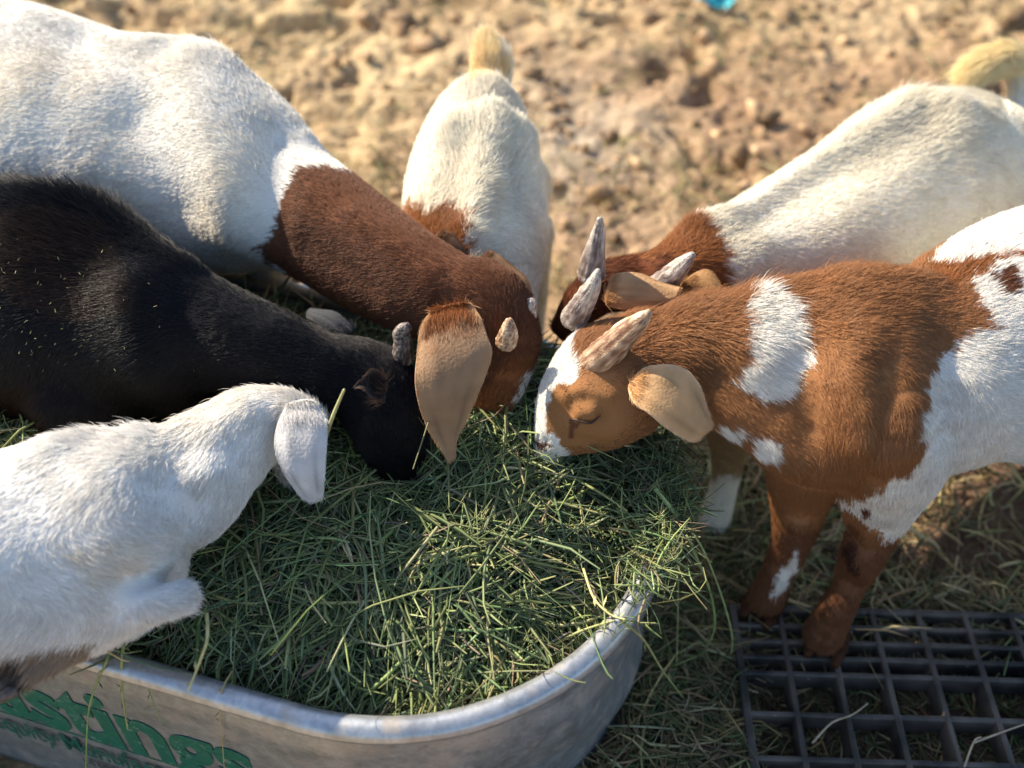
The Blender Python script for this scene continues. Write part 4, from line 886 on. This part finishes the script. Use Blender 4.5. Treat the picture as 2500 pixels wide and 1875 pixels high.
stem([(345, 1630, 1.04), (365, 1690, 1.06), (395, 1765, 1.10)], .0009, G1, "thin green sprig hanging over the letter n")
stem([(505, 1500, 1.02), (506, 1560, 1.0), (490, 1610, 1.0), (460, 1685, 1.0)], .0020, Y1, "pale yellow stem lying across the blue-grey rim section")
stem([(1600, 1195, 1.16), (1650, 1260, 1.15), (1700, 1360, 1.2), (1735, 1450, 1.25), (1745, 1530, 1.3), (1725, 1580, 1.36)], .0022, G1, "thick green stem arching over the right side of the rim")
stem([(1602, 1192, 1.16), (1640, 1240, 1.15), (1710, 1330, 1.2), (1760, 1450, 1.27), (1788, 1560, 1.34), (1770, 1610, 1.38), (1700, 1612, 1.40), (1660, 1590, 1.40)], .0014, (0.3, 0.36, 0.15), "long curled stem ending in a hook beside the grate")
stem([(1655, 1310, 1.22), (1655, 1500, 1.30), (1650, 1650, 1.36)], .0013, (0.24, 0.27, 0.11), "straight thin stem hanging by the tank's right wall")
stem([(1425, 1390, 1.11), (1450, 1460, 1.08), (1490, 1500, 1.06), (1525, 1512, 1.05)], .0016, Y1, "yellow forked stem lying on the sunlit right rim")
stem([(1330, 1585, 1.10), (1420, 1540, 1.09), (1500, 1515, 1.06)], .0018, (0.36, 0.37, 0.15), "olive stem reaching from the hay onto the right rim")
stem([(1515, 1515, 1.055), (1570, 1560, 1.09), (1620, 1640, 1.2), (1670, 1705, 1.33)], .0017, (0.28, 0.29, 0.12), "drooping olive stem outside the right rim")
stem([(790, 1080, 1.09), (815, 1010, 1.06), (840, 952, 1.04)], .0026, (0.42, 0.40, 0.18), "upright pale blade beside the white kid's ear", fuzz=False)
for (p, lab) in (([(1985, 1812, 1.268), (2030, 1765, 1.285), (2080, 1745, 1.29), (2118, 1718, 1.305)], "bent tan twig lying across the grate bars"), ([(2380, 1812, 1.27), (2440, 1790, 1.278), (2510, 1765, 1.287)], "pale twig on the grate at the right edge"),
                 ([(2355, 1870, 1.25), (2378, 1810, 1.265), (2395, 1800, 1.268)], "small hooked white twig on the grate's near rows")):
    o = stem(p, .0016, (0.45, 0.36, 0.24), lab, name="twig", cat="twig", grp="twigs lying on the grate", fuzz=False)

def crumpled_scrap():
    c = gz(1745, 2, 0.02); bm = bmesh.new(); bmesh.ops.create_grid(bm, x_segments=14, y_segments=8, size=1)
    V = np.array([v.co[:] for v in bm.verts])
    for v, q in zip(bm.verts, V):
        n_ = fbm(np.array([[q[0] * 1.7, q[1] * 1.7, 0]]), 4, 3)[0]
        v.co = Vector((c[0] + q[0] * 0.05 + q[1] * 0.01, c[1] + q[1] * 0.028 - q[0] * 0.02, c[2] + (n_ - 0.3) * 0.06))
    bmesh.ops.solidify(bm, geom=bm.faces, thickness=0.002)
    me = bpy.data.meshes.new("plastic_scrap"); bm.to_mesh(me); bm.free(); tag(link("plastic_scrap", me, M_BLUE), "crumpled turquoise plastic scrap lying on the far dirt", "plastic scrap")
crumpled_scrap()

def chaff():
    C = []
    for _ in range(90):
        x = abs(rng.normal(0, 230)) ; y = rng.uniform(520, 900)
        h = surf_line(bvB, [(x, y)], 0.006)
        if h: C.append(h[0])
    C = np.array(C); n = len(C)
    V, F, cc = strands(C, rand_dir(n, 0.7), rng.uniform(0.0015, 0.005, n), rng.uniform(0.0008, 0.0018, n), rng.normal(0, 0.1, (n, 3)), pick([(0.5, 0.5, 0.25), (0.35, 0.42, 0.18)], [1, 1], n), seg=1)
    tag(link("chaff", np_mesh("chaff", V, F, smooth=False, col=cc), M_HAY), "hay chaff flecks stuck in the black coat", None, kind="stuff")
chaff()
